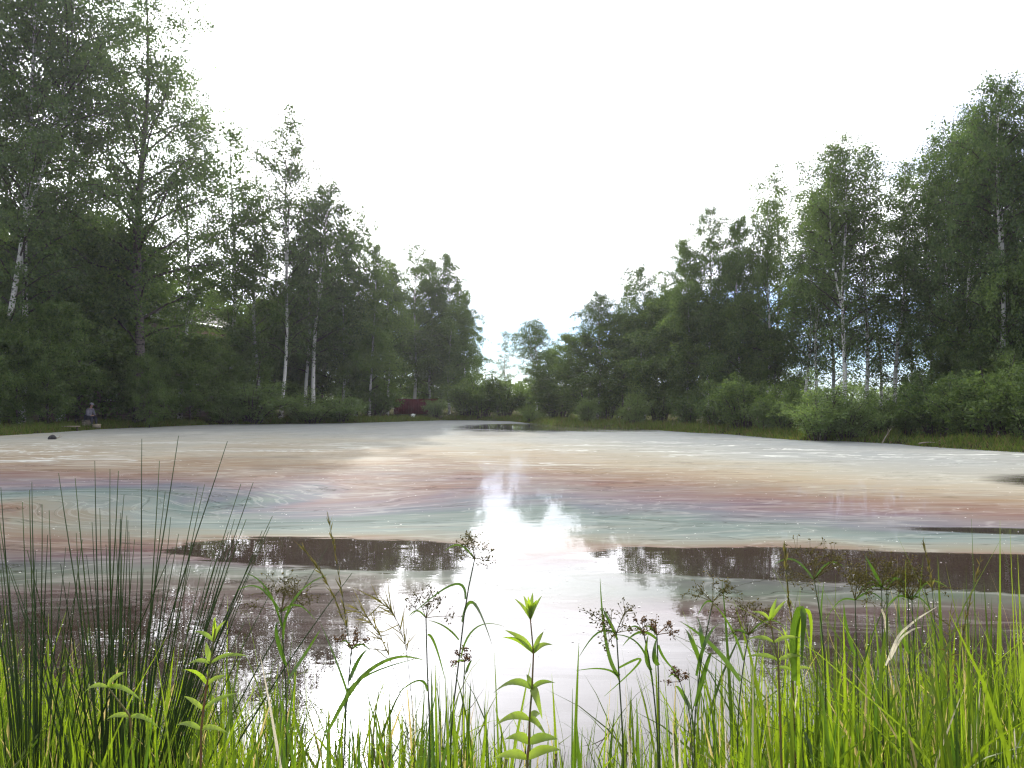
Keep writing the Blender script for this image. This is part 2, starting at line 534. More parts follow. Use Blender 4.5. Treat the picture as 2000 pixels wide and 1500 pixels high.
    band = q.math('MULTIPLY', q.smooth(y, 15.0, 21.0), q.smooth(y, 34.0, 27.0))
    lines = q.math('MULTIPLY', q.math('MULTIPLY', lines, band), q.smooth(q.noise(q.comb(q.math('MULTIPLY', x, 0.11), q.math('MULTIPLY', y, 0.2), 7.0), 1.0, 2), 0.44, 0.56))
    col = q.mixc(lines, col, (0.52, 0.53, 0.49))
    cov = q.math('MAXIMUM', cov, lines)
    cov = q.math('MINIMUM', q.math('MAXIMUM', cov, 0.0), 0.97)
    # ripples
    r1 = q.noise(q.vmath('MULTIPLY', P, (1.0, 1.6, 1)), 2.2, 3, 0.55)
    r2 = q.noise(q.vmath('MULTIPLY', P, (1.0, 1.5, 1)), 11.0, 2, 0.5)
    h = q.math('ADD', r1, q.math('MULTIPLY', r2, 0.10))
    bm = q.n.new('ShaderNodeBump'); bm.inputs['Strength'].default_value = 1.0; bm.inputs['Distance'].default_value = 0.0011
    q.put(bm.inputs['Height'], h)
    wat = q.n.new('ShaderNodeBsdfPrincipled')
    wat.inputs['Base Color'].default_value = (0.030, 0.020, 0.016, 1)
    wat.inputs['Roughness'].default_value = 0.012
    wat.inputs['IOR'].default_value = 1.34
    q.l.new(bm.outputs[0], wat.inputs['Normal'])
    film = q.n.new('ShaderNodeBsdfPrincipled')
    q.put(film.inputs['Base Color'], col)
    film.inputs['Roughness'].default_value = 0.5
    film.inputs['Specular IOR Level'].default_value = 0.002
    mx = q.n.new('ShaderNodeMixShader'); q.put(mx.inputs[0], cov)
    q.l.new(wat.outputs[0], mx.inputs[1]); q.l.new(film.outputs[0], mx.inputs[2])
    q.l.new(mx.outputs[0], out.inputs[0])
    return m


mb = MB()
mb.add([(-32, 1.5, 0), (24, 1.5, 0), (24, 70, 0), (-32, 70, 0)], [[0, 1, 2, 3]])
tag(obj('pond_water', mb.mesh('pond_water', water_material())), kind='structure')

# ------------------------------------------------------------------ trees
UP = np.array([0, 0, 1.0])


def leaf_quads(mb, C, D, size, aspect, r):
    n = len(C)
    D = D / (np.linalg.norm(D, axis=1)[:, None] + 1e-9)
    S = np.cross(D, r.normal(size=(n, 3))); S /= np.linalg.norm(S, axis=1)[:, None] + 1e-9
    L = (size * r.uniform(0.65, 1.35, n))[:, None]
    Wd = L * aspect * 0.5
    V = np.stack([C, C + D * L * 0.42 + S * Wd, C + D * L, C + D * L * 0.42 - S * Wd], 1).reshape(-1, 3)
    mb.add(V, np.arange(n * 4).reshape(-1, 4))


def make_tree(seed, H, cr, cs, nleaf, leaf, nprim=42, droop=0.5, trunk_r=None, fork=False, bark='birch_bark', leafm='birch_leaf', rise=0.72, aspect=0.72, lumpy=0.5, low=1.0):
    r = np.random.default_rng(seed)
    tr = trunk_r or H * 0.0085
    wood, twigs, lv = MB(), MB(), MB()
    # trunk
    n = 16
    t = np.linspace(0, 1, n)
    kx, ky = r.normal(0, 0.012 * H, 2); ph = r.uniform(0, 6, 2)
    path = np.stack([kx * np.sin(t * 3.1 + ph[0]) + 0.008 * H * np.sin(t * 9 + ph[1]), ky * np.sin(t * 2.7 + ph[1]) + 0.006 * H * np.cos(t * 8 + ph[0]), t * H], 1)
    path -= path[0] * np.array([1, 1, 0])
    path[0, 2] = -0.3
    rad = tr * (1.0 - 0.96 * t ** 1.1) + 0.006
    rad[0] *= 1.35
    tube(wood, path, rad, 8)
    axes = [(path, 1.0, cs)]
    if fork:
        k = int(n * 0.42)
        d = np.array([r.choice([-1, 1]) * 0.22, r.normal(0, 0.08), 1.0])
        m_ = n - k
        s_ = np.linspace(0, 1, m_)
        p2 = path[k] + np.outer(s_ ** 0.8, d) * (H - path[k, 2]) * 0.93
        p2[:, 0] -= 0.10 * H * s_ ** 2 * np.sign(d[0])
        tube(wood, p2, rad[k] * 0.75 * (1 - 0.95 * s_) + 0.006, 7)
        axes.append((p2, 0.75, 0.12))
    C, D = [], []
    weights = []
    for path_, wgt, c0 in axes:
        np_ = int(nprim * wgt)
        z0, z1 = path_[0, 2], path_[-1, 2]
        for i in range(np_):
            f = c0 + (0.985 - c0) * ((i + r.uniform(0, 1)) / np_) ** 0.92
            k = f * (len(path_) - 1); a = int(min(k, len(path_) - 2)); o = path_[a] + (path_[a + 1] - path_[a]) * (k - a)
            fr = (f - c0) / (1 - c0)
            prof = (0.35 + 0.65 * min(1, fr / 0.25) * low if fr < 0.25 else 1.0) * (1 - fr ** 2.0) ** 0.8 + 0.14
            L = cr * prof * r.uniform(0.6, 1.25) * (0.9 if wgt < 1 else 1)
            az = i * 2.39996 + r.uniform(-0.5, 0.5)
            el = r.normal(rise - 0.1 + 0.35 * fr, 0.15)
            m_ = 8
            s_ = np.linspace(0, 1, m_)
            h = np.array([math.cos(az), math.sin(az), 0])
            B = o + np.outer(s_ * L, h * math.cos(el)) + np.outer(s_ * L * math.sin(el) - droop * L * 0.55 * s_ ** 2.3, UP)
            B += r.normal(0, 0.02 * L, (m_, 3)) * s_[:, None]
            br = max(0.008, min(0.45 * tr * (1 - f), 0.02 * L) + 0.004)
            tube(twigs, B, br * (1 - 0.85 * s_), 4, False)
            ns = max(4, int(5 + L * 2.6))
            for j in range(ns):
                g_ = r.uniform(0.22, 1.0)
                kk = g_ * (m_ - 1); b = int(min(kk, m_ - 2)); so = B[b] + (B[b + 1] - B[b]) * (kk - b)
                sl = L * r.uniform(0.18, 0.42) * (1.15 - 0.5 * g_) + 0.15
                sd_ = r.normal(0, 1, 3) + h * 0.5; sd_[2] = sd_[2] * 0.5 + 0.25
                sd_ /= np.linalg.norm(sd_)
                q_ = np.linspace(0, 1, 5)
                SB = so + np.outer(q_ * sl, sd_) - np.outer(droop * sl * 0.9 * q_ ** 2, UP)
                tube(twigs, SB, 0.006 * (1.2 - q_) + 0.002, 3, False)
                C.append(SB); D.append(sd_); weights.append(sl * r.uniform(1 - lumpy, 1 + lumpy))
    C = np.array(C); D = np.array(D); Wt = np.array(weights); Wt /= Wt.sum()
    idx = r.choice(len(C), nleaf, p=Wt)
    f = r.uniform(0.1, 1.05, nleaf) * 4
    a = np.minimum(f.astype(int), 3)
    pos = C[idx, a] + (C[idx, a + 1] - C[idx, a]) * (f - a)[:, None]
    pos += r.normal(0, 0.085 + 0.004 * H, (nleaf, 3))
    dr = r.normal(0, 0.7, (nleaf, 3)); dr[:, 2] -= 0.45 + droop * 0.5
    leaf_quads(lv, pos, dr, leaf, aspect, r)
    return dict(H=H, trunk=wood.mesh('trunk', M[bark], True), branch=twigs.mesh('branches', M['twig'] if bark != 'birch_bark' or H < 9 else M['twig']),
                crown=lv.mesh('crown', M[leafm]))


def make_shrub(seed, H, rx, nleaf, leaf, leafm, aspect=0.4, nst=26, upright=0.5):
    r = np.random.default_rng(seed)
    tw, lv = MB(), MB()
    C, D, Wt = [], [], []
    for i in range(nst):
        az = r.uniform(0, 6.283); sp = r.uniform(0.08, 1.0) ** 0.7
        h = np.array([math.cos(az), math.sin(az), 0])
        top = h * rx * sp * r.uniform(0.75, 1.15) + UP * H * (1 - 0.62 * sp ** 2 * (1 - upright * 0.6)) * r.uniform(0.5, 1.08) * (1.28 if i % 6 == 0 else 1.0)
        b0 = h * 0.22 * rx * sp
        s_ = np.linspace(0, 1, 7)
        B = b0 + np.outer(s_, top - b0) + np.outer(np.sin(s_ * math.pi) * 0.12 * H, UP)
        B[0, 2] = -0.15
        tube(tw, B, 0.016 * (1.15 - s_) + 0.003, 4, False)
        for j in range(13):
            g_ = r.uniform(0.12, 1.0); kk = g_ * 6; b = int(min(kk, 5)); so = B[b] + (B[b + 1] - B[b]) * (kk - b)
            sl = H * r.uniform(0.12, 0.26)
            sd_ = r.normal(0, 1, 3) + h * 0.4; sd_[2] = abs(sd_[2]) * 0.7 + 0.1; sd_ /= np.linalg.norm(sd_)
            q_ = np.linspace(0, 1, 5)
            SB = so + np.outer(q_ * sl, sd_) - np.outer(0.25 * sl * q_ ** 2, UP)
            SB[:, 2] = np.maximum(SB[:, 2], 0.03)
            tube(tw, SB, 0.004 * (1.3 - q_), 3, False)
            C.append(SB); D.append(sd_); Wt.append(sl * r.uniform(0.5, 1.5))
    C = np.array(C); D = np.array(D); Wt = np.array(Wt); Wt /= Wt.sum()
    idx = r.choice(len(C), nleaf, p=Wt)
    f = r.uniform(0.0, 1.05, nleaf) * 4; a = np.minimum(f.astype(int), 3)
    pos = C[idx, a] + (C[idx, a + 1] - C[idx, a]) * (f - a)[:, None] + r.normal(0, 0.07, (nleaf, 3))
    pos[:, 2] = np.maximum(pos[:, 2], 0.04)
    dr = r.normal(0, 0.6, (nleaf, 3)) + D[idx] * 0.7; dr[:, 2] -= 0.1
    leaf_quads(lv, pos, dr, leaf, aspect, r)
    return dict(H=H, branch=tw.mesh('branches', M['twig']), crown=lv.mesh('foliage', M[leafm]))


V = {}
for i in range(3):
    V['tall%d' % i] = make_tree(100 + i, 23, 5.6, 0.16, 38000, 0.12, 58, 0.6, trunk_r=0.15, lumpy=0.95, fork=(i == 1))
V['dark'] = make_tree(120, 23, 6.4, 0.16, 44000, 0.125, 62, 0.4, lumpy=0.95, trunk_r=0.27, bark='dark_bark', rise=0.75)
for i in range(4):
    V['birch%d' % i] = make_tree(200 + i, 14, 3.5, 0.20, 29000, 0.10, 50, 0.6, lumpy=0.9, fork=(i in (1, 3)))
for i in range(2):
    V['lean%d' % i] = make_tree(230 + i, 13, 2.4, 0.15, 9500, 0.095, 38, 0.65, trunk_r=0.08, rise=0.9, lumpy=0.9)
for i in range(2):
    V['dense%d' % i] = make_tree(240 + i, 14, 3.9, 0.07, 56000, 0.105, 60, 0.8, leafm='lush_leaf')
for i in range(3):
    V['under%d' % i] = make_tree(260 + i, 7, 3.0, 0.05, 26000, 0.11, 44, 0.35, bark='dark_bark', leafm='shrub_leaf', rise=0.7, trunk_r=0.06, low=0.6)
for i in range(2):
    V['willow%d' % i] = make_shrub(300 + i, 2.0, 1.25, 9000, 0.085, 'willow_leaf', 0.36)
for i in range(3):
    V['shrub%d' % i] = make_shrub(310 + i, 2.2, 1.4, 9500, 0.09, 'shrub_leaf', 0.55)


def gz(x, y):
    return float(ground_z(np.array([x]), np.array([y]))[0])


def plant_tree(key, px, Y, top, lean, label, cat, group, name, wide=1.0, rot=None, height=None):
    v = V[key]
    x = (px - 1000.0) / FPX * Y
    z = gz(x, Y)
    H = height or (at(px, top, Y)[2] - z)
    s = H / v['H']
    o = thing(name, (x, Y, z), label, cat, group)
    # lean about the view axis comes from how the tree grew; applied to the whole tree
    o.rotation_euler = (0, R(lean), rng.uniform(0, 6.283) if rot is None else rot)
    if lean:
        o.rotation_mode = 'ZYX'
        o.rotation_euler = Matrix.Rotation(R(lean), 3, 'Y').to_4x4().to_3x3().to_euler('ZYX') if False else o.rotation_euler
        q = (Matrix.Rotation(R(lean), 4, 'Y') @ Matrix.Rotation(rng.uniform(0, 6.283) if rot is None else rot, 4, 'Z'))
        o.rotation_mode = 'XYZ'
        o.rotation_euler = q.to_euler('XYZ')
    o.scale = (s * wide, s * wide, s)
    if 'trunk' in v:
        obj('trunk', v['trunk'], o)
        obj('branches', v['branch'], o)
        obj('crown', v['crown'], o)
    else:
        obj('branches', v['branch'], o)
        obj('foliage', v['crown'], o)
    return o


GT = 'tall birches behind the angler'
for key, px, Y, top, lean, wide, lab in [
    ('tall0', -70, 41, -230, 2, 1, 'very tall birch at the outer end of the row behind the seated angler'),
    ('tall1', -8, 40, -170, 6, 0.9, 'tall slender birch with long bare white trunk leaning over towards the angler'),
    ('tall2', 42, 42, -90, 4, 1, 'tall birch with thick scarred trunk growing just behind the angler'),
    ('tall0', 118, 49, -60, 1, 1.05, 'tall leafy birch in the second row behind the angler'),
    ('dark', 272, 47, -45, 1.5, 0.95, 'huge broad tree with dark brown trunk between the angler and the long house'),
    ('tall2', 352, 53, 150, 1, 0.9, 'tall birch in front of the long roof, shorter than the dark trunked tree'),
    ('lean0', 452, 58, 232, -1, 1.3, 'thin sparse birch beside the gap of bright sky over the roof'),
    ('tall1', 548, 57, 188, 0.5, 0.86, 'tall birch with the brightest white trunk above the grey green willow bush'),
    ('birch2', 508, 58, 385, 1.2, 1.15, 'shorter birch with thin white trunk close beside the brightest white trunk'),
    ('birch0', 597, 61, 395, 0.6, 1.0, 'birch with straight white trunk between the brightest trunk and the leaning one'),
    ('birch1', 612, 60, 345, 4.5, 1.0, 'birch whose white trunk leans towards the red fence'),
]:
    plant_tree(key, px, Y, top, lean, lab, 'birch tree' if key != 'dark' else 'tree', GT, 'birch_tree' if key != 'dark' else 'broadleaf_tree', wide)

GF = 'trees around the red fence'
for key, px, Y, top, lean, wide, lab in [
    ('dense0', 668, 64, 452, 0, 1.0, 'dense leafy tree next to the leaning white birch trunk'),
    ('lean1', 694, 66, 395, 0, 1.2, 'thin birch top rising over the dense trees by the red fence'),
    ('dense1', 722, 64, 478, 0, 0.85, 'bright green dense tree with foliage down to the ground near the red fence'),
    ('birch3', 757, 69, 505, 0, 0.9, 'narrow birch between the bright green tree and the red fence'),
    ('birch2', 808, 74, 478, 0.5, 1.15, 'birch with thin white trunk standing in front of the red fence'),
    ('dense0', 842, 75, 505, 0, 1.0, 'full crowned birch right over the red fence'),
    ('dense1', 878, 74, 497, 0, 0.95, 'tall rounded birch beyond the end of the red fence'),
    ('dense0', 905, 76, 575, 1, 0.9, 'weeping birch with hanging twigs at the open end of the pond'),
]:
    plant_tree(key, px, Y, top, lean, lab, 'birch tree', GF, 'birch_tree', wide)

GR = 'birches behind the willow thicket'
for key, px, Y, top, lean, wide, lab in [
    ('lean0', 985, 118, 645, 0, 1.15, 'small lone birch standing far away in the gap between the woods'),
    ('lean1', 938, 110, 702, 0, 1.5, 'low feathery tree far away beside the lone birch'),
    ('birch3', 1047, 62, 622, 0, 1.35, 'small round topped birch next to the gap with the lone far birch'),
    ('lean0', 1103, 66, 648, 0, 1.3, 'pale wispy young birch behind the small round topped one'),
    ('birch1', 1166, 53, 568, 0, 1.25, 'bushy birch at the foot of the rising row of trees'),
    ('lean1', 1205, 57, 520, 0, 1.15, 'airy see-through birch top behind the bushy birch'),
    ('birch0', 1258, 51, 520, 0, 1.1, 'leafy birch with two tips near the start of the rising row'),
    ('lean0', 1292, 53, 545, 0, 1.3, 'sparse birch filling the notch before the dense crown'),
    ('dense1', 1346, 47, 470, 0, 0.95, 'dense rounded birch forming the shoulder of the rising row'),
    ('birch2', 1385, 45, 398, 0, 1.15, 'pointed birch topping the dense shoulder of the row'),
    ('dense0', 1440, 44, 428, 0, 0.85, 'dense dark birch behind the pale straight trunk'),
    ('birch0', 1500, 42, 388, 0, 1.0, 'birch with light green leaves beside the wispy tall one'),
    ('lean1', 1532, 46, 335, 0, 1.25, 'tall wispy birch showing white sky through its top'),
    ('birch3', 1598, 39, 372, 0, 0.95, 'slim birch close beside the forked white trunk'),
    ('birch1', 1645, 36, 272, 0, 1.05, 'big birch with forked white trunk above the pale willow bush'),
    ('lean0', 1688, 37, 280, 0, 1.1, 'spindly birch rising right next to the forked birch'),
    ('lean1', 1748, 37, 335, 1, 1.25, 'thin dark stemmed birch with blue sky between its lower branches'),
    ('lean1', 1778, 38, 312, 0, 0.85, 'narrow birch with bare lower trunk amid the blue sky gaps'),
    ('lean0', 1815, 36, 300, -1, 1.3, 'thin birch leaning slightly back towards the forked birch'),
    ('birch0', 1852, 34, 258, 0, 0.95, 'birch with bright green middle near the tallest trees of the row'),
    ('birch3', 1905, 32, 208, 0, 0.95, 'tall birch just before the tallest crown of the row'),
    ('birch1', 1948, 30, 150, 0, 1.0, 'tallest birch of the row behind the willow thicket'),
    ('birch2', 1972, 32, 235, 0, 0.9, 'birch with straight scarred white trunk behind the tallest crown'),
    ('dense1', 2030, 30, 190, 0, 0.8, 'dense bright green birch past the tallest crown of the row'),
    ('lean1', 1565, 40, 405, -1, 1.1, 'young birch leaning slightly away from the forked white trunk'),
    ('lean0', 1622, 41, 330, 1, 1.1, 'slender birch standing close behind the forked birch'),
    ('lean1', 1718, 39, 395, 0, 1.1, 'short slender birch in the blue sky gap next to the spindly one'),
    ('lean0', 1838, 38, 340, 1, 1.15, 'slender birch closing the blue sky gap before the tallest trees'),
    ('lean1', 1878, 35, 240, -1, 1.2, 'airy birch top between the tallest crown and the bright green middle'),
]:
    plant_tree(key, px, Y, top, lean, lab, 'birch tree', GR, 'birch_tree', wide * (0.84 if key[:5] == 'birch' and px > 1350 else 1.0))

# understorey
GU = 'understorey trees in the shade'
LU = 'low dark leafy tree filling the shade under the tall birches behind the angler'
for k, (px, Y, top, wide) in enumerate([(-60, 43, 560, 1.1), (15, 45, 520, 1.1), (80, 47, 470, 1.2), (150, 46, 500, 1.1), (205, 49, 470, 1.2), (262, 48, 660, 1.0),
                          (320, 49, 655, 1.1), (372, 51, 660, 1.1), (425, 54, 665, 1.1), (478, 58, 650, 1.0), (292, 45.5, 700, 0.9), (-25, 38.5, 600, 1.0), (35, 39.5, 640, 1.0), (95, 41, 600, 1.0), (530, 64, 585, 1.1), (575, 66, 610, 1.1), (630, 66, 560, 1.0),
                          (60, 60, 420, 1.2), (170, 64, 430, 1.2), (300, 70, 500, 1.2), (400, 78, 575, 1.4), (500, 78, 600, 1.4), (600, 80, 570, 1.4)]):
    plant_tree('under%d' % (k % 3), px, Y, top, 0, LU, 'tree', GU, 'understorey_tree', wide)
LU2 = 'low dark leafy tree behind the willow thicket at the feet of the birches'
for k, (px, Y, top, wide) in enumerate([(1080, 58, 690, 1.2), (1140, 54, 660, 1.2), (1215, 52, 620, 1.2), (1280, 50, 600, 1.2), (1340, 48, 580, 1.2), (1400, 46, 600, 1.1), (1455, 44, 600, 1.1),
                          (1520, 42, 650, 1.0), (1880, 33, 600, 0.9), (1930, 32, 560, 0.9), (1985, 31, 520, 0.9), (2040, 30, 520, 0.9),
                          (1850, 34, 690, 0.9), (1905, 31, 690, 0.9), (1965, 30, 680, 0.9), (1790, 35, 735, 0.9), (780, 78, 620, 1.3), (860, 80, 640, 1.3), (720, 70, 600, 1.1)]):
    far = px < 900
    plant_tree('under%d' % (k % 3), px, Y, top, 0, 'low dark leafy tree behind the red fence' if far else LU2, 'tree',
               'understorey trees by the fence' if far else 'understorey trees of the rising row', 'understorey_tree', wide)

# shrubs along the water
for k, (px, base, top, w, key, lab) in enumerate([
    (490, 828, 728, 1.5, 'willow0', 'grey green willow bush at the water under the brightest white birch trunk'),
    (440, 829, 770, 1.3, 'willow1', 'small willow bush at the edge of the open grass bank'),
    (610, 827, 772, 2.2, 'willow1', 'broad low willow bush below the leaning birch trunk'),
    (665, 826, 765, 1.8, 'willow0', 'low willow bush below the dense trees'),
    (735, 820, 745, 1.2, 'shrub0', 'dark green bush beside the red fence'),
    (852, 816, 772, 1.1, 'willow0', 'willow bush hiding the end of the red fence'),
    (915, 815, 742, 1.1, 'shrub1', 'olive green bush at the far end of the pond'),
    (940, 812, 728, 1.2, 'shrub2', 'tall rounded bush under the weeping birch twigs'),
    (985, 815, 742, 1.0, 'shrub0', 'dark round bush below the lone far birch'),
    (1040, 820, 735, 1.2, 'shrub1', 'dark green bush where the far shore turns'),
    (1035, 826, 790, 0.9, 'willow1', 'small pale sapling bush in front of the dark bush at the turn of the shore'),
    (1090, 824, 728, 1.1, 'shrub2', 'deep green bush in front of the bushy birch'),
    (1145, 832, 765, 0.85, 'willow0', 'neat pale green bush standing out over the water'),
    (1185, 828, 740, 1.0, 'shrub0', 'shaded bush behind the neat pale green one'),
    (1240, 836, 768, 1.0, 'willow1', 'willow bush with pale leaves beyond the neat one'),
    (1290, 832, 735, 1.1, 'shrub1', 'dark bush under the dense rounded birch'),
    (1345, 838, 745, 1.1, 'shrub2', 'dark bush below the pointed birch'),
    (1400, 842, 750, 1.0, 'shrub0', 'dark bush over reddish bank grass'),
    (1455, 846, 740, 1.0, 'shrub1', 'dark bush below the pale straight trunk'),
    (1490, 850, 792, 0.8, 'willow0', 'little pale bush in front of the big pale willow bush'),
    (1535, 852, 740, 1.0, 'shrub2', 'dark bush at the side of the big pale willow bush'),
    (1600, 862, 732, 1.2, 'willow1', 'big pale willow bush overhanging the water under the forked birch'),
    (1650, 864, 740, 1.05, 'willow0', 'darker half of the big willow thicket under the spindly birch'),
    (1715, 862, 740, 1.0, 'shrub0', 'dark bush past the big willow with blue sky above it'),
    (1770, 862, 735, 1.0, 'shrub1', 'dark thicket bush under the narrow birches'),
    (1830, 864, 730, 1.0, 'shrub2', 'dark thicket bush behind the bright tussocks of bank grass'),
    (1890, 868, 700, 1.0, 'shrub0', 'tall dark bush under the tallest birches'),
    (1950, 872, 690, 1.0, 'shrub1', 'tall dark bush below the scarred white trunk'),
    (2010, 876, 690, 1.0, 'shrub2', 'tall dark bush at the outer end of the thicket'),
    (30, 838, 775, 1.1, 'shrub1', 'shaded bush at the foot of the thick scarred birch'),
    (-30, 838, 760, 1.2, 'shrub2', 'shaded bush at the outer end of the angler bank'),
    (60, 842, 815, 0.8, 'willow1', 'low pale bush on the mud by the narrow plank'),
    (265, 815, 735, 0.9, 'shrub0', 'bush with pale leaf tips at the foot of the dark trunk'),
    (330, 812, 720, 1.1, 'shrub1', 'shaded bush at the back of the open grass bank'),
    (390, 814, 720, 1.1, 'shrub2', 'shaded bush beside the open grass under the roof'),
    (120, 812, 740, 1.0, 'shrub0', 'shaded bush behind the seated angler'),
]):
    g0 = on_water(px, max(base, 820) if base > 815.5 or px > 700 else base)
    Y = g0[1] + 0.1
    outer = px > 1700
    if outer:
        top += 22
    # keep every bush on the land side
    for _ in range(40):
        x = (px - 1000) / FPX * Y
        if pond_sd(np.array([x]), np.array([Y])  )[0] > (2.2 if outer else 0.12):
            break
        Y += 0.2
    plant_tree(key, px, Y, top + (18 * math.sin(px * 0.37) if px > 1250 else 0), 0, lab, 'bush', 'bushes along the shore', 'shrub', w * (1 + 0.12 * math.sin(px * 0.9)))


# far-off wood closing the horizon
mb = MB()
nn = 42000
a = rng.uniform(-1.15, 1.15, nn)
dd = 150 + 18 * wob(a * 60, a * 20, 0.35) + rng.uniform(0, 14, nn)
top = 4.2 + 1.6 * wob(a * 150, a * 40, 0.23) + 1.0 * wob(a * 150, a * 90, 1.1, 2)
C = np.stack([dd * np.sin(a), dd * np.cos(a), 0.3 + top * rng.uniform(0, 1, nn) ** 0.75], 1)
leaf_quads(mb, C, rng.normal(0, 1, (nn, 3)), 0.75, 0.7, rng)
tag(obj('distant_wood', mb.mesh('distant_wood', M['shrub_leaf'])), 'low far-off wood along the horizon behind the pond', 'wood', kind='stuff')


# ------------------------------------------------------------------ grass (uncountable)
def ribbons(mb, base, height, az, bend, width, face, S=5):
    """vectorised grass blades"""
    n = len(base)
    s = np.linspace(0, 1, S)[None, :, None]
    h = np.stack([np.cos(az), np.sin(az), 0 * az], 1)[:, None]
    H_ = height[:, None, None]; b = bend[:, None, None]
    mid = base[:, None] + UP[None, None] * H_ * (s - 0.38 * b * s ** 2.4) + h * H_ * b * (0.25 * s + 0.65 * s ** 2)
    sd = np.stack([np.cos(face), np.sin(face), 0 * face], 1)[:, None]
    w = width[:, None, None] * 0.5 * (1 - s ** 2.2) ** 0.8 * (0.55 + 0.45 * np.minimum(1, s * 3)) + 0.0002
    Vv = np.stack([mid - sd * w, mid + sd * w], 2).reshape(-1, 3)
    i = (np.arange(n)[:, None] * S + np.arange(S - 1)[None]).ravel() * 2
    mb.add(Vv, np.stack([i, i + 1, i + 3, i + 2], 1))


# far bank
mb = MB()
r = rng
pts = []
for (a, b) in zip(PONDP[3:31], PONDP[4:32]):
    L = np.hypot(*(b - a)); nrm = np.array([-(b - a)[1], (b - a)[0]]) / (L + 1e-9)
    k = int(L * 900)
    t = r.uniform(0, 1, k)[:, None]; off = (r.exponential(1.5, k))[:, None]
    off = np.minimum(off, 9) - 0.15
    pts.append(a + (b - a) * t + nrm * off)
pts = np.concatenate(pts)
sd = pond_sd(pts[:, 0], pts[:, 1])
cl = wob(pts[:, 0], pts[:, 1], 0.9) + wob(pts[:, 0], pts[:, 1], 2.7, 1.0)
keep = (sd > -0.12) & (sd < 9) & (cl + r.uniform(-1, 1, len(pts)) > -0.55)
pts, sd, cl = pts[keep], sd[keep], cl[keep]
n = len(pts)
B = np.concatenate([pts, ground_z(pts[:, 0], pts[:, 1])[:, None] - 0.02], 1)
hh = (0.16 + 0.30 * r.uniform(0, 1, n)) * (0.85 + 0.35 * np.clip(cl, -1, 1)) * np.clip(0.5 + sd, 0.5, 1)
ribbons(mb, B, hh, r.uniform(0, 6.28, n), r.uniform(0.1, 0.9, n), r.uniform(0.012, 0.028, n), r.normal(0, 0.8, n), 4)
tag(obj('bank_grass', mb.mesh('bank_grass', M['shore_grass'])), 'rough green grass growing along the far bank', 'grass', kind='stuff')

# near bank
mb = MB()
n0 = 190000
X = r.uniform(-3.2, 3.2, n0); Yv = r.uniform(1.0, 3.7, n0)
ok = np.abs(X) < 0.70 * Yv + 0.25
X, Yv = X[ok], Yv[ok]
xn = X / Yv * 2.0                     # spread of the stand at mid depth
dens = 0.24 + 0.75 * (1 / (1 + np.exp((xn + 0.62) / 0.07))) + 0.42 * (1 / (1 + np.exp(-(xn - 0.62) / 0.10))) + 0.55 * np.exp(-((xn + 0.20) / 0.11) ** 2)
cl = wob(X, Yv, 4.3) + 0.7 * wob(X, Yv, 9.1, 1.7)
dens = dens * np.clip(0.75 + 0.55 * cl, 0.08, 1.6) * np.clip((3.75 - Yv) / 1.1, 0, 1)
keep = r.uniform(0, 1, len(X)) < dens * 0.26
X, Yv, xn, cl = X[keep], Yv[keep], xn[keep], cl[keep]
n = len(X)
Bz = ground_z(X, Yv)
hh = (0.36 + 0.13 * (1 / (1 + np.exp((xn + 0.6) / 0.1))) + 0.27 * (1 / (1 + np.exp(-(xn - 0.5) / 0.12))) - 0.06 * np.exp(-((xn - 0.15) / 0.25) ** 2)) * (r.uniform(0.35, 1.1, n) + (r.uniform(0, 1, n) < 0.12) * 0.35) * (1 + 0.22 * np.clip(cl, -1, 1)) + np.clip(-Bz, 0, 0.3)
B = np.stack([X, Yv, Bz - 0.02], 1)
bend = np.clip(r.gamma(1.2, 0.26, n), 0.02, 1.3)
ribbons(mb, B, hh, r.uniform(0, 6.28, n), bend, 0.0025 + 0.015 * r.uniform(0, 1, n) ** 2.2, r.normal(0, 0.8, n), 6)
tag(obj('meadow_grass', mb.mesh('meadow_grass', M['grass'])), 'fresh backlit green grass on the near bank', 'grass', kind='stuff')

# flecks of seed fluff and pollen floating on the film
mb = MB()
n = 4600
Yv = 4.6 + 20 * r.uniform(0, 1, n) ** 1.7
X = r.uniform(-0.72, 0.72, n) * Yv
k = (pond_sd(X, Yv) < -0.3) & (wob(X, Yv, 0.8) + r.uniform(-1, 1, n) > -0.3)
X, Yv = X[k], Yv[k]
n = len(X)
s = (r.gamma(1.6, 0.0010, n) + 0.0009) * (0.6 + 0.09 * Yv)
a = r.uniform(0, 6.28, n)
Vv = []
for j in range(5):
    Vv.append(np.stack([X + 1.4 * s * np.cos(a + j * 1.2566), Yv + s * np.sin(a + j * 1.2566) * 1.2, np.full(n, 0.004)], 1))
Vv = np.stack(Vv, 1).reshape(-1, 3)
i5 = np.arange(n)[:, None] * 5
T = np.concatenate([i5 + np.array([[0, 1, 2]]), i5 + np.array([[0, 2, 3]]), i5 + np.array([[0, 3, 4]])])
mb.add(Vv, None, T)
tag(obj('floating_fluff', mb.mesh('floating_fluff', plain_mat('fluff', (0.75, 0.74, 0.70), 0.9))), 'pale flecks of seed fluff floating on the pond', 'fluff', kind='stuff')


# ------------------------------------------------------------------ near plants, one by one
def curve(p0, p1, sag=0.0, side=0.0, n=9, power=2.0):
    """from p0 to p1, starting upright and bending over by sag"""
    s = np.linspace(0, 1, n)[:, None]
    p0, p1 = np.asarray(p0, float), np.asarray(p1, float)
    c = p0 + (p1 - p0) * s
    c = c + UP * (np.sin(s * math.pi) * sag)
    c = c + np.array([side, 0, 0]) * np.sin(s * math.pi)
    return c


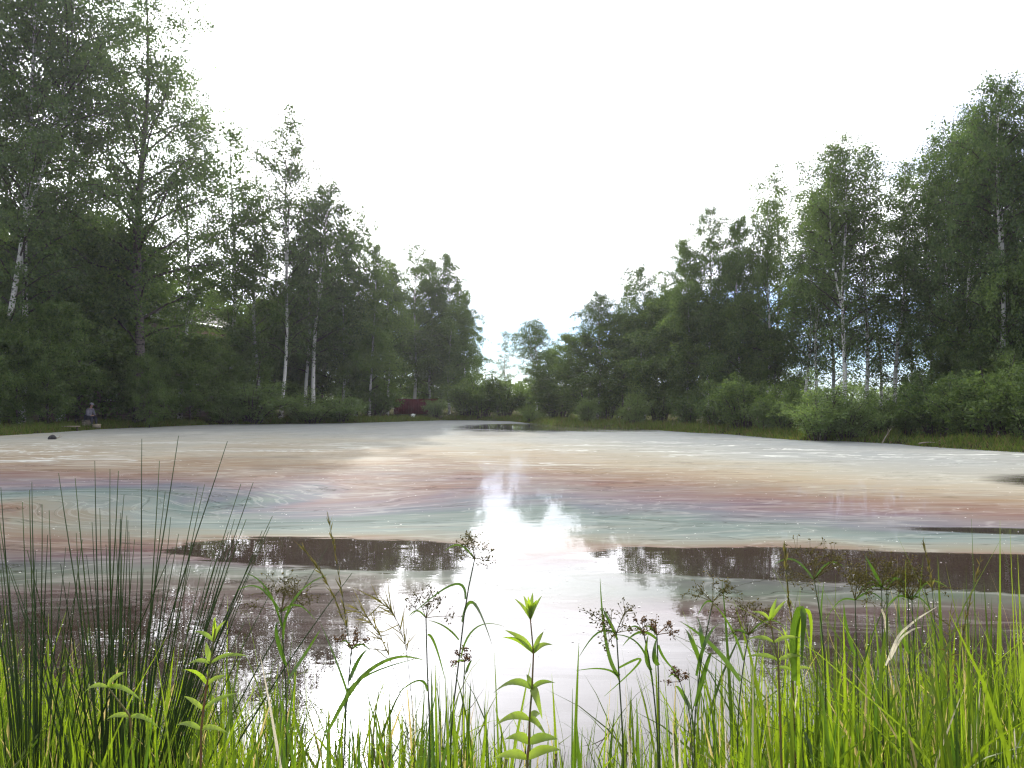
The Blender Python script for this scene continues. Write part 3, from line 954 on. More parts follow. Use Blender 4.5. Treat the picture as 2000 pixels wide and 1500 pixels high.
def ribbon_path(mb, P, w, face=0.0, fold=0.25, taper=1.6):
    P = np.asarray(P, float); n = len(P)
    T = np.gradient(P, axis=0); T /= np.linalg.norm(T, axis=1)[:, None] + 1e-9
    S = np.cross(T, np.array([math.sin(face), math.cos(face), 0.15]))
    S /= np.linalg.norm(S, axis=1)[:, None] + 1e-9
    Nn = np.cross(S, T)
    s = np.linspace(0, 1, n)
    ww = w * 0.5 * (1 - s ** taper) ** 0.8 * (0.6 + 0.4 * np.minimum(1, s * 4)) + 0.0003
    L_ = P - S * ww[:, None] + Nn * (ww * fold)[:, None]
    R_ = P + S * ww[:, None] + Nn * (ww * fold)[:, None]
    Vv = np.stack([L_, P, R_], 1).reshape(-1, 3)
    q = []
    for i in range(n - 1):
        a = i * 3
        q += [[a, a + 1, a + 4, a + 3], [a + 1, a + 2, a + 5, a + 4]]
    mb.add(Vv, q)


def base_at(px, Y, py=1450):
    x = (px - 1000.0) / FPX * Y
    return np.array([x, Y, gz(x, Y) - 0.01])


# --- soft rush clumps
def rush_clump(label, px, Y, stems):
    b = base_at(px, Y)
    o = thing('rush_clump', b, label, 'rush', 'rush clumps on the near bank')
    for (bx, tx, ty, dY, w) in stems:
        bx = px + (bx - px) * 0.45
        root = base_at(bx, Y + rng.uniform(-0.06, 0.06))
        tip = at(tx, ty, Y + dY)
        d = tip - root
        L = np.linalg.norm(d)
        s = np.linspace(0, 1, 11)
        side = (tx - bx) / FPX * Y
        # starts steeper than the chord, leans over near the tip
        P = root + np.outer(s, d) - np.outer(np.sin(s * math.pi) * side * 0.06, np.array([1, 0, 0])) + np.outer(np.sin(s * math.pi * 1.0) * 0.010 * L, UP)
        P += np.outer(np.sin(s * 7 + bx) * 0.003, np.array([1, 0, 0]))
        m_ = MB()
        tube(m_, P, (w * 0.5 * (1 - 0.85 * s ** 1.6) + 0.0004), 5)
        part('stem', m_, M['rush'], o, True)
    return o


def more_stems(n, px, spread, y0, y1):
    out = []
    for _ in range(n):
        bx = px + rng.normal(0, spread)
        out.append((bx, bx + rng.normal((bx - px) * 1.9 + 15, 60), rng.uniform(y0, y1), rng.uniform(-0.25, 0.25), rng.uniform(0.0034, 0.0054)))
    return out


rush_clump('big clump of dark soft rush whose tips reach the far shore line', 240, 2.0, [
    (315, 279, 857, 0.1, .0052), (215, 349, 851, 0.0, .0054), (170, 442, 862, 0.05, .0056), (195, 184, 900, 0.1, .005), (300, 313, 900, 0, .0046),
    (205, 217, 916, 0, .0048), (170, 229, 920, -.05, .005), (235, 115, 924, 0.1, .0052), (190, 149, 934, 0, .005), (150, 244, 966, .1, .0046),
    (320, 494, 942, .1, .005), (305, 471, 945, .1, .0048), (290, 401, 946, .15, .0044), (275, 389, 950, 0, .0046), (260, 325, 960, 0, .0044),
    (300, 335, 1010, 0, .004), (190, 250, 1007, .1, .004), (200, 234, 1014, .1, .004), (120, 151, 1041, 0, .0042), (285, 226, 1046, 0, .0044),
    (240, 530, 1008, 0.1, .0058), (255, 525, 1030, 0.1, .0054), (345, 460, 1014, .1, .0046), (300, 376, 1067, 0, .004), (215, 237, 1082, 0, .0044), (190, 182, 1020, 0, .004),
    (205, 197, 992, .1, .0042), (330, 438, 1118, 0, .0046), (350, 437, 1160, 0, .004)] + more_stems(52, 245, 60, 1000, 1270))
rush_clump('smaller clump of dark soft rush leaning away beside the big clump', 75, 2.05, [
    (60, 2, 952, 0, .0052), (85, 60, 957, 0, .0052), (100, 64, 941, .1, .0056), (70, 46, 980, 0, .0046), (95, -2, 1010, 0, .0054), (120, 80, 985, 0, .0046),
    (165, 96, 997, 0, .0046), (60, -5, 1120, 0, .005), (45, 19, 1115, 0, .0044), (90, 70, 1112, 0, .0042), (65, 45, 1140, 0, .004), (40, -6, 1190, 0, .0044)]
    + more_stems(24, 75, 36, 1040, 1280))


# --- loosestrife
def blade_leaf(p, d, L, w, droop, face_up=UP):
    m_ = MB()
    d = np.asarray(d, float); d /= np.linalg.norm(d)
    S = np.cross(d, UP); S /= np.linalg.norm(S) + 1e-9
    Sc = np.cross(d, np.array([0, -1.0, 0.25]))
    if Sc @ S < 0:
        Sc = -Sc
    S = S * 0.55 + Sc * 0.75; S -= d * (S @ d); S /= np.linalg.norm(S) + 1e-9
    Nn = np.cross(S, d)
    n = 9
    s = np.linspace(0, 1, n)
    mid = p + np.outer(s * L, d) - np.outer(droop * L * s ** 2.2, UP) + np.outer(0.10 * L * np.sin(s * math.pi), Nn)
    wid = w * 0.5 * np.sin(np.clip(s * 0.97 + 0.03, 0, 1) ** 0.75 * math.pi) ** 0.9 + 0.0004
    wid[-1] = 0.0003
    wav = 0.12 * w * np.sin(s * 11)
    Lv = mid - S * wid[:, None] + Nn * (wid * 0.35 + wav * 0.3)[:, None]
    Rv = mid + S * wid[:, None] + Nn * (wid * 0.35 - wav * 0.3)[:, None]
    Vv = np.stack([Lv, mid, Rv], 1).reshape(-1, 3)
    q = []
    for i in range(n - 1):
        a = i * 3
        q += [[a, a + 1, a + 4, a + 3], [a + 1, a + 2, a + 5, a + 4]]
    m_.add(Vv, q)
    return m_


def loosestrife(label, Y, nodes, scale=1.0, base_px=None):
    """nodes: (px, py, [(dx, dz, depth, length, width, droop)...]) from the ground up"""
    base = base_at(base_px if base_px is not None else nodes[0][0], Y)
    o = thing('loosestrife_plant', base, label, 'plant', 'leafy loosestrife plants on the near bank')
    path = [base] + [at(nd[0], nd[1], Y) for nd in nodes]
    P = np.array(path)
    m_ = MB()
    tt = np.linspace(0, 1, len(P))
    t2 = np.linspace(0, 1, 24)
    P2 = np.stack([np.interp(t2, tt, P[:, i]) for i in range(3)], 1)
    tube(m_, P2, 0.0024 * scale * (1.15 - 0.6 * t2), 6)
    part('stem', m_, M['red_stem'], o, True)
    for nd in nodes:
        p = at(nd[0], nd[1], Y)
        for (dx, dz, dy, L, w, dr) in nd[2]:
            part('leaf', blade_leaf(p, (dx, dy, dz), L * scale, w * scale * 0.72, dr), M['loose_leaf'], o, True)
    return o


loosestrife('lone upright leafy plant with red stem standing against the bright water', 1.5, [
    (1030, 1482, [(-1, .5, -.3, .075, .024, .3), (1, .5, .2, .075, .026, .3)]),
    (1033, 1452, [(-1, .85, -.2, .062, .026, .45), (1, .42, .1, .062, .026, .30)]),
    (1034, 1406, [(-1, .45, -.1, .075, .022, .55), (1, .3, -.6, .04, .018, .9), (.5, .2, .8, .05, .02, .4)]),
    (1039, 1346, [(-1, .55, .1, .085, .020, .60), (1, .75, -.1, .055, .014, .35), (.4, .1, -.9, .045, .022, 1.0), (-.3, .9, .5, .035, .014, .2)]),
    (1042, 1276, [(-1, .95, .1, .075, .018, .12), (-1, .75, -.4, .08, .014, .1), (1, 1.0, .1, .055, .014, .45), (.6, 1.2, .6, .05, .012, .1)]),
    (1036, 1210, [(-1, 1.4, .0, .052, .010, .05), (-.3, 1, .2, .046, .013, 0), (.3, 1, -.2, .042, .013, 0), (.1, 1, .3, .05, .012, 0), (.6, 1.2, .1, .05, .009, 0), (-.1, 1, -.3, .05, .010, 0)]),
], 1.0, 1036)
loosestrife('yellow green leafy plant in front of the big rush clump', 1.55, [
    (393, 1425, [(-1, .4, .2, .06, .014, .3), (1, .3, -.2, .06, .014, .3)]),
    (397, 1386, [(-1, .75, .1, .05, .012, .1), (1, .55, .1, .075, .013, .08)]),
    (404, 1338, [(-.9, 1.0, -.4, .06, .018, .1), (1, .6, .4, .045, .013, .2)]),
    (411, 1296, [(-1, .35, .0, .05, .011, .4), (1, .45, .0, .085, .012, .25), (-.5, 1, .6, .045, .014, 0)]),
    (417, 1252, [(-1, .75, .1, .05, .011, .25), (.5, 1, .2, .05, .012, .1), (.1, 1, -.2, .05, .010, 0)]),
    (420, 1228, [(.1, 1, 0, .025, .007, 0)]),
], 1.0, 395)
loosestrife('leafy plant with yellowish tip among the tall grass near the drooping blade', 1.7, [
    (1520, 1290, [(-1, .3, .1, .07, .013, .2), (1, .35, .1, .07, .013, .3)]),
    (1512, 1255, [(-1, .35, .3, .06, .012, .3), (1, .5, -.2, .065, .012, .25)]),
    (1504, 1212, [(.35, 1, .1, .05, .012, 0), (.8, .9, .2, .06, .010, .05), (-.6, .5, .1, .05, .011, .3)]),
], 1.0, 1530)
loosestrife('short leafy plant just behind the yellow tipped one', 1.9, [
    (1548, 1310, [(-1, .3, .1, .055, .012, .3), (1, .3, .1, .055, .012, .3)]),
    (1540, 1272, [(-.45, 1, 0, .05, .013, .0), (1, .4, .2, .05, .012, .3)]),
    (1534, 1248, [(-.3, 1, 0, .03, .009, 0)]),
], 1.0, 1552)
loosestrife('low yellowing leafy sprig lying at the foot of the rushes', 1.6, [
    (255, 1400, [(-1, .2, 0, .05, .014, .3), (1, .1, 0, .06, .014, .5)]),
    (210, 1342, [(.9, .9, .1, .05, .018, .1), (1, .05, 0, .07, .014, .45), (-1, .2, .1, .055, .013, .5)]),
], 1.0, 290)


# --- wood club-rush
def panicle(m_, o, size, rays, brown, r_, spread=1.0):
    for i in range(rays):
        az = r_.uniform(0, 6.283); el = r_.uniform(0.15, 1.45) if spread > 0.6 else r_.uniform(0.8, 1.5)
        d = np.array([math.cos(az) * math.cos(el), math.sin(az) * math.cos(el), math.sin(el)])
        L = size * r_.uniform(0.55, 1.1)
        s = np.linspace(0, 1, 5)
        P = o + np.outer(s * L, d) - np.outer(0.12 * L * s ** 2, UP)
        tube(m_, P, 0.0008 * (1.2 - 0.5 * s), 3, False)
        k = 10 if not brown else 6
        for j in range(k):
            az2 = r_.normal(0, 1, 3); az2 /= np.linalg.norm(az2)
            f = r_.uniform(0.7, 1.05)
            q0 = o + d * L * f - UP * 0.12 * L * f * f
            l2 = size * r_.uniform(0.12, 0.32) * (0.5 if brown else 1)
            e = q0 + (az2 + d * 0.6) * l2
            tube(m_, np.array([q0, (q0 + e) / 2 + UP * 0.002, e]), 0.00045, 3, False)
            for kk in range(2 if not brown else 3):
                c_ = e + r_.normal(0, 0.0028, 3)
                rr = r_.uniform(0.0010, 0.0019) * (0.95 if brown else 1.0)
                ax = r_.normal(0, 1, 3); ax /= np.linalg.norm(ax)
                b1 = np.cross(ax, [0.3, 0.5, 0.8]); b1 /= np.linalg.norm(b1); b2 = np.cross(ax, b1)
                Vv = np.array([c_ + ax * rr * 2.2, c_ + b1 * rr, c_ + b2 * rr, c_ - b1 * rr, c_ - b2 * rr, c_ - ax * rr * 2.2])
                m_.add(Vv, None, [[0, 1, 2], [0, 2, 3], [0, 3, 4], [0, 4, 1], [5, 2, 1], [5, 3, 2], [5, 4, 3], [5, 1, 4]])


def club_rush(label, Y, stem, size, rays=8, brown=False, leaves=(), bracts=2, group='club-rush stalks on the near bank', w=0.0042, seed=0):
    r_ = np.random.default_rng(seed + int(stem[-1][0]))
    base = base_at(stem[0][0], Y)
    o = thing('club_rush', base, label, 'sedge', group)
    P = np.array([base] + [at(x, y, Y) for x, y in stem])
    tt = np.concatenate([[0], np.cumsum(np.linalg.norm(np.diff(P, axis=0), axis=1))]); tt /= tt[-1]
    t2 = np.linspace(0, 1, 16)
    P2 = np.stack([np.interp(t2, tt, P[:, i]) for i in range(3)], 1)
    P2[1:-1] = (P2[:-2] + P2[1:-1] * 2 + P2[2:]) / 4
    m_ = MB(); tube(m_, P2, w * 0.5 * (1.2 - 0.55 * t2), 5)
    part('stem', m_, M['sedge_stem'], o, True)
    top = P2[-1]
    if size:
        m_ = MB(); panicle(m_, top, size, rays, brown, r_)
        part('panicle', m_, M['brown_panicle'] if brown else M['panicle'], o)
    for i in range(bracts):
        az = r_.uniform(-0.6, 0.6) + (0 if i % 2 else math.pi)
        L = size * r_.uniform(0.8, 1.5)
        e = top + np.array([math.cos(az) * L * 0.8, math.sin(az) * L * 0.5, r_.uniform(-0.6, 0.5) * L])
        m_ = MB(); ribbon_path(m_, curve(top, e, 0.25 * L), 0.0045, r_.uniform(-.6, .6))
        part('bract', m_, M['sedge_leaf'], o)
    for (x0, y0, x1, y1, x2, y2, wd) in leaves:          # base, crest and tip of a leaf
        a, b, c = at(x0, y0, Y), at(x1, y1, Y + r_.uniform(-.05, .05)), at(x2, y2, Y + r_.uniform(-.12, .12))
        s = np.linspace(0, 1, 12)[:, None]
        ctrl = 2 * b - (a + c) / 2
        m_ = MB(); ribbon_path(m_, (1 - s) ** 2 * a + 2 * s * (1 - s) * ctrl + s ** 2 * c, wd, r_.uniform(-.5, .5))
        part('leaf', m_, M['sedge_leaf'], o)
    return o


club_rush('tallest club-rush stalk with open panicle beside the lone red stemmed plant', 1.7,
          [(880, 1420), (900, 1262), (908, 1175), (927, 1092)], 0.062, 9, False,
          [(909, 1170, 885, 1142, 800, 1205, .006), (903, 1215, 925, 1178, 962, 1262, .009), (900, 1285, 930, 1226, 985, 1224, .004), (896, 1250, 870, 1225, 838, 1212, .005)], 1)
club_rush('club-rush stalk with small upright panicle next to the tallest stalk', 1.75,
          [(840, 1430), (834, 1300), (832, 1207)], 0.055, 8, False,
          [(835, 1240, 850, 1260, 870, 1330, .006), (835, 1350, 815, 1330, 770, 1362, .006)], 1)
club_rush('club-rush stalk with dark brown seed heads low beside the tallest stalk', 1.65,
          [(902, 1420), (905, 1330), (908, 1292)], 0.028, 6, True, [(905, 1330, 915, 1300, 922, 1290, .006)], 1, w=.003)
club_rush('wide feathery club-rush head over the reddish shallows by the rushes', 1.75,
          [(560, 1450), (558, 1330), (552, 1245), (549, 1195)], 0.085, 12, False,
          [(550, 1225, 520, 1150, 478, 1120, .007), (553, 1250, 575, 1170, 640, 1062 + 60, .006), (558, 1300, 540, 1240, 545, 1215, .010), (560, 1330, 600, 1270, 625, 1230, .008)], 2)
club_rush('club-rush stalk with dark brown heads over the sun glitter', 1.7,
          [(672, 1440), (680, 1330), (687, 1268)], 0.045, 9, True,
          [(682, 1330, 700, 1290, 718, 1268, .009), (676, 1390, 700, 1330, 820, 1285, .008), (680, 1360, 660, 1300, 625, 1215, .005)], 2)
club_rush('club-rush stalk with airy see-through panicle past the red stemmed plant', 1.6,
          [(1217, 1440), (1212, 1370), (1208, 1300), (1204, 1236)], 0.07, 10, False,
          [(1210, 1320, 1185, 1262, 1172, 1130, .009), (1208, 1305, 1250, 1292, 1180, 1360, .006), (1210, 1330, 1185, 1308, 1125, 1310, .005), (1206, 1250, 1180, 1195, 1172, 1195, .006)], 1)
club_rush('club-rush stalk with brown heads close beside the airy one', 1.65,
          [(1285, 1440), (1278, 1360), (1270, 1290), (1257, 1236)], 0.035, 6, True,
          [(1272, 1310, 1262, 1280, 1266, 1240, .010), (1275, 1340, 1250, 1262, 1195, 1240, .005)], 1)
club_rush('club-rush stalk with brown heads and broad sheath beside its twin', 1.65,
          [(1288, 1440), (1287, 1350), (1285, 1290), (1283, 1240)], 0.045, 8, True,
          [(1286, 1300, 1278, 1280, 1283, 1245, .012), (1286, 1260, 1300, 1290, 1330, 1320, .006), (1284, 1250, 1250, 1235, 1216, 1262, .007)], 1)
club_rush('club-rush stalk with greenish panicle leaning over the bright edge', 1.8,
          [(1355, 1430), (1363, 1330), (1375, 1260), (1392, 1176)], 0.062, 9, False,
          [(1366, 1290, 1350, 1250, 1335, 1225, .012), (1360, 1320, 1385, 1240, 1418, 1218, .008), (1372, 1265, 1368, 1230, 1362, 1205, .01), (1358, 1380, 1380, 1300, 1390, 1275, .012)], 1)
club_rush('club-rush stalk with nodding panicle behind the long slanting leaf', 1.85,
          [(1440, 1430), (1446, 1340), (1455, 1280), (1462, 1240)], 0.085, 11, False,
          [(1446, 1330, 1390, 1260, 1330, 1215, .012), (1452, 1290, 1430, 1230, 1395, 1180, .006)], 2)
club_rush('low club-rush with small head under the long slanting leaf', 1.7,
          [(1352, 1430), (1345, 1370), (1328, 1332)], 0.045, 8, True, [(1348, 1385, 1330, 1350, 1318, 1340, .010)], 1, w=.003)
LCR = 'green club-rush stalk with feathery round panicle among the tall right-hand grass'.replace('right-hand ', 'blade ')
club_rush('tall club-rush with spreading brownish panicle beside the drooping broad blade', 1.9,
          [(1612, 1430), (1612, 1300), (1603, 1200), (1590, 1132)], 0.10, 12, False, [(1608, 1260, 1604, 1200, 1610, 1135, .008)], 2)
for k, stm in enumerate([[(1678, 1430), (1674, 1300), (1670, 1172)], [(1724, 1430), (1724, 1280), (1722, 1146)], [(1736, 1430), (1733, 1280), (1732, 1152)],
                         [(1778, 1430), (1776, 1300), (1774, 1168)], [(1790, 1430), (1787, 1300), (1781, 1172)]]):
    x, y = stm[-1]
    lv = [(x + 2, y + 110, x - 15, y + 60, x - 22, y + 5, .010)] if k in (0, 3) else []
    if k == 1:
        lv = [(x, y, x - 18, y - 35, x - 32, y - 60, .008), (x + 3, y + 190, x - 5, y + 120, x - 12, y + 70, .009)]
    club_rush(LCR, 2.0, stm, 0.085, 11, False, lv, 2, 'feathery club-rushes among the tall blade grass')


# --- flowering grass stems
def flower_grass(label, Y, stem, spike, w=0.0028, group='slender flowering grass stems', dense=True):
    base = base_at(stem[0][0], Y)
    o = thing('flower_stalk', base, label, 'grass stem', group)
    P = np.array([base] + [at(x, y, Y) for x, y in stem])
    tt = np.concatenate([[0], np.cumsum(np.linalg.norm(np.diff(P, axis=0), axis=1))]); tt /= tt[-1]
    t2 = np.linspace(0, 1, 20)
    P2 = np.stack([np.interp(t2, tt, P[:, i]) for i in range(3)], 1)
    for _ in range(2):
        P2[1:-1] = (P2[:-2] + P2[1:-1] * 2 + P2[2:]) / 4
    m_ = MB(); tube(m_, P2, w * 0.5 * (1.1 - 0.75 * t2), 4)
    part('stem', m_, M['sedge_stem'], o)
    m_ = MB()
    r_ = np.random.default_rng(int(stem[-1][0]))
    k0 = int(20 * (1 - spike))
    for i in range(46):
        f = r_.uniform(k0, 18.9); a = int(f); p = P2[a] + (P2[a + 1] - P2[a]) * (f - a)
        d = P2[a + 1] - P2[a]; d /= np.linalg.norm(d)
        d = d + r_.normal(0, 0.25 if dense else 0.6, 3)
        e = p + d * r_.uniform(0.010, 0.022) * (1 if dense else 1.8)
        ribbon_path(m_, np.array([p, (p + e) / 2, e]), 0.0035 if dense else 0.0025, r_.uniform(-3, 3))
    part('flower_spike', m_, M['panicle'], o)
    return o


flower_grass('slender grass stem with tight dark spike rising over the far reflections', 1.8, [(700, 1440), (682, 1250), (664, 1130), (640, 1002)], 0.28)
flower_grass('slender grass stem with bent spike beside the tight dark one', 1.8, [(720, 1440), (680, 1230), (640, 1130), (585, 1062)], 0.25)
flower_grass('grass stem with nodding pale spike over the white water', 1.8, [(800, 1440), (775, 1320), (740, 1220), (690, 1182)], 0.25, dense=False)
flower_grass('grass stem with nodding pale spike close to the small upright panicle', 1.85, [(810, 1440), (795, 1260), (772, 1185), (735, 1166)], 0.22, dense=False)
flower_grass('tall straight green grass stem next to the drooping broad blade', 1.8, [(1568, 1440), (1555, 1280), (1540, 1170), (1531, 1060)], 0.22)
flower_grass('tall bent green grass stem beyond the feathery club-rushes', 1.9, [(1836, 1440), (1828, 1240), (1818, 1110), (1802, 1055)], 0.2)
flower_grass('pale hairy grass stem standing alone past the feathery club-rushes', 1.9, [(1872, 1440), (1880, 1230), (1900, 1150), (1916, 1092)], 0.3)
flower_grass('brown feathery grass head low among the blades beyond the club-rushes', 1.9, [(1850, 1440), (1853, 1280), (1855, 1205)], 0.35, dense=False)


# --- broad bladed grass tufts
def blade_tuft(label, px, Y, top, nb, spread, seed, w=(0.007, 0.017), mat='broad_grass', extra=(), group='tufts of broad bladed grass on the near bank'):
    r_ = np.random.default_rng(seed)
    base = base_at(px, Y)
    o = thing('grass_tuft', base, label, 'grass tuft', group)
    zt = at(px, top, Y)[2]
    for i in range(nb):
        H_ = (zt - base[2]) * (1.0 if i == 0 else r_.uniform(0.5, 0.98))
        b0 = base + np.array([r_.normal(0, 0.018), r_.normal(0, 0.018), 0])
        dx, dy = r_.normal(0, spread, 2)
        n = 12
        s = np.linspace(0, 1, n)
        arch = r_.uniform(0, 1) < 0.35
        if arch:
            P = b0 + np.outer(s * H_ * 1.0 - 0.55 * H_ * np.maximum(s - 0.55, 0) ** 1.5 * 2.5, UP) + np.outer(s ** 2 * 1.6, np.array([dx, dy, 0]))
        else:
            P = b0 + np.outer(s * H_, UP) + np.outer(s ** 1.6, np.array([dx, dy, 0]) * 0.6)
        m_ = MB(); ribbon_path(m_, P, r_.uniform(*w), r_.normal(0, 0.7), 0.3, 2.0)
        part('blade', m_, M['dry_blade'] if r_.uniform(0, 1) < 0.07 else M[mat], o)
    for pts_, wd in extra:
        Q = np.array([at(x, y, Y + dy_) for x, y, dy_ in pts_])
        t = np.linspace(0, 1, len(Q)); t2 = np.linspace(0, 1, 16)
        P = np.stack([np.interp(t2, t, Q[:, i]) for i in range(3)], 1)
        for _ in range(2):
            P[1:-1] = (P[:-2] + 2 * P[1:-1] + P[2:]) / 4
        m_ = MB(); ribbon_path(m_, P, wd, 0.2, 0.3, 2.2)
        part('blade', m_, M[mat], o)
    return o


TL = [
    (852, 1.7, 1292, 8, .09, 'grass tuft at the foot of the small upright panicle'),
    (905, 1.6, 1310, 9, .09, 'lush grass tuft hugging the tallest club-rush stalk'),
    (945, 1.62, 1330, 6, .07, 'grass tuft between the tallest club-rush and the red stemmed plant'),
    (980, 1.75, 1262, 3, .03, 'few thin upright blades just beside the red stemmed plant'),
    (1112, 1.6, 1243, 4, .02, 'tall narrow blade pair standing alone in front of bright water'),
    (1095, 1.55, 1390, 5, .05, 'short blades at the root of the tall narrow pair'),
    (1155, 1.6, 1365, 6, .06, 'short grass tuft before the airy club-rush'),
    (1235, 1.65, 1380, 7, .07, 'short grass tuft between the airy club-rush and the brown headed ones'),
    (1262, 1.6, 1340, 6, .05, 'upright tuft rooted under the brown headed club-rushes'),
    (1340, 1.7, 1345, 8, .08, 'grass tuft below the long slanting leaf'),
    (1415, 1.7, 1300, 9, .07, 'bright grass tuft where the dense stand begins'),
    (1465, 1.75, 1270, 9, .08, 'bright grass tuft in front of the nodding panicle'),
    (1600, 1.75, 1235, 8, .06, 'tall tuft beside the brownish spreading panicle'),
    (1655, 1.7, 1215, 9, .06, 'tall tuft in front of the feathery club-rushes'),
    (1705, 1.75, 1290, 8, .08, 'arching tuft under the feathery club-rushes'),
    (1760, 1.7, 1330, 8, .07, 'low tuft before the last feathery club-rush'),
    (1838, 1.75, 1232, 8, .05, 'upright tuft by the tall bent grass stem'),
    (1880, 1.75, 1240, 9, .05, 'stiff bright tuft beside the pale hairy stem'),
    (1915, 1.8, 1255, 8, .06, 'bright tuft over the dark water past the hairy stem'),
    (1965, 1.7, 1290, 8, .06, 'yellow green tuft at the outer edge of the stand'),
    (1998, 1.75, 1210, 7, .05, 'tall outermost tuft of the blade grass stand'),
    (590, 1.7, 1290, 8, .08, 'tuft over the sun glitter next to the wide feathery head'),
    (635, 1.72, 1330, 7, .08, 'tuft in the brightest sun glitter'),
    (478, 1.65, 1330, 7, .05, 'tuft next to the yellow green leafy plant'),
    (520, 1.65, 1400, 7, .07, 'low tuft over the reddish shallows'),
    (345, 1.6, 1400, 8, .07, 'low bright tuft at the side of the big rush clump'),
    (270, 1.55, 1370, 8, .07, 'bright tuft at the foot of the big rush clump'),
    (90, 1.6, 1330, 7, .05, 'upright tuft among the smaller rush clump'),
    (25, 1.6, 1370, 8, .07, 'tuft at the outer side of the smaller rush clump'),
    (150, 1.5, 1400, 8, .08, 'tuft between the two rush clumps'),
    (770, 1.6, 1400, 7, .08, 'low tuft beside the glitter of the sun'),
    (720, 1.6, 1430, 6, .07, 'short tuft at the lower rim of the glitter'),
]
for k, (px, Y, top, nb, sp, lab) in enumerate(TL):
    blade_tuft(lab, px, Y, top, nb, sp, 500 + k)
blade_tuft('tuft with one broad bright blade folded over and hanging down', 1550, 1.7, 1270, 6, .05, 700, extra=[
    ([(1552, 1330, 0), (1548, 1260, 0), (1556, 1205, 0), (1564, 1182, -.01), (1572, 1200, -.02), (1567, 1250, -.02), (1566, 1303, -.02)], .017),
    ([(1560, 1340, 0), (1556, 1240, 0), (1566, 1195, 0), (1580, 1190, 0), (1586, 1220, .0), (1582, 1290, .0)], .011)])
blade_tuft('tuft with one long dark leaf arching over the white water', 670, 1.65, 1360, 4, .05, 701, extra=[
    ([(640, 1430, 0), (668, 1375, 0), (705, 1320, 0), (750, 1290, 0), (790, 1280, 0), (830, 1290, 0)], .009)], mat='sedge_leaf')
blade_tuft('bleached dry blades bent over in the tall stand', 1765, 1.85, 1300, 2, .1, 702, mat='dry_blade', extra=[
    ([(1730, 1300, 0), (1755, 1240, 0), (1790, 1210, 0), (1830, 1185, 0)], .006), ([(1738, 1290, 0), (1760, 1245, 0), (1785, 1228, 0), (1800, 1225, 0)], .005),
    ([(1722, 1190, 0), (1728, 1205, 0), (1730, 1235, 0)], .005)], group='dry grass blades')

rt = np.random.default_rng(77)
for k in range(20):
    blade_tuft('upright green tuft crowded into the dense blade grass stand under the feathery club-rushes', rt.uniform(1390, 2010), rt.uniform(1.65, 2.3), rt.uniform(1230, 1370), 8, .07, 800 + k,
               group='crowded tufts of the dense blade grass stand')
for k in range(12):
    blade_tuft('short green tuft crowded round the feet of the rush clumps', rt.uniform(-10, 470), rt.uniform(1.5, 2.0), rt.uniform(1340, 1440), 8, .09, 830 + k,
               w=(0.005, 0.013), group='crowded tufts at the rush clumps')

for k in range(9):
    blade_tuft('lush dark green tuft crowded round the stalks of the tallest club-rush', rt.uniform(815, 965), rt.uniform(1.6, 1.9), rt.uniform(1265, 1370), 7, .09, 860 + k,
               w=(0.007, 0.015), mat='sedge_leaf' if k % 2 else 'broad_grass', group='crowded tufts round the tallest club-rush')
for k in range(8):
    blade_tuft('loose tuft of arching blades in front of the sun glitter', rt.uniform(500, 735), rt.uniform(1.6, 1.9), rt.uniform(1270, 1400), 5, .11, 880 + k,
               w=(0.006, 0.012), mat='sedge_leaf' if k % 3 else 'broad_grass', group='loose tufts before the glitter')
for k in range(5):
    blade_tuft('small upright tuft between the airy club-rush and the dense stand', rt.uniform(1230, 1400), rt.uniform(1.6, 1.8), rt.uniform(1310, 1400), 6, .06, 900 + k,
               w=(0.006, 0.012), group='small tufts before the dense stand')

# ------------------------------------------------------------------ things on the far banks
M['red_sheet'] = plain_mat('red_sheet', (0.12, 0.010, 0.018), 0.6, 0.3, 3, 0.4)
M['wood'] = plain_mat('weathered_wood', (0.34, 0.29, 0.22), 0.85, 0.4, 6)
M['dark_wood'] = plain_mat('dark_wood', (0.06, 0.045, 0.035), 0.9, 0.4, 6)
M['white_plastic'] = plain_mat('white_plastic', (0.75, 0.75, 0.73), 0.4)
M['house_wall'] = plain_mat('house_wall', (0.20, 0.15, 0.11), 0.85, 0.35, 2.5)
M['roof_metal'] = plain_mat('roof_metal', (0.06, 0.055, 0.055), 0.8, 0.2, 3, 0.05)
M['gutter_white'] = plain_mat('gutter_white', (0.80, 0.80, 0.80), 0.4)
M['glass'] = plain_mat('window_glass', (0.02, 0.025, 0.03), 0.05, spec=0.6)

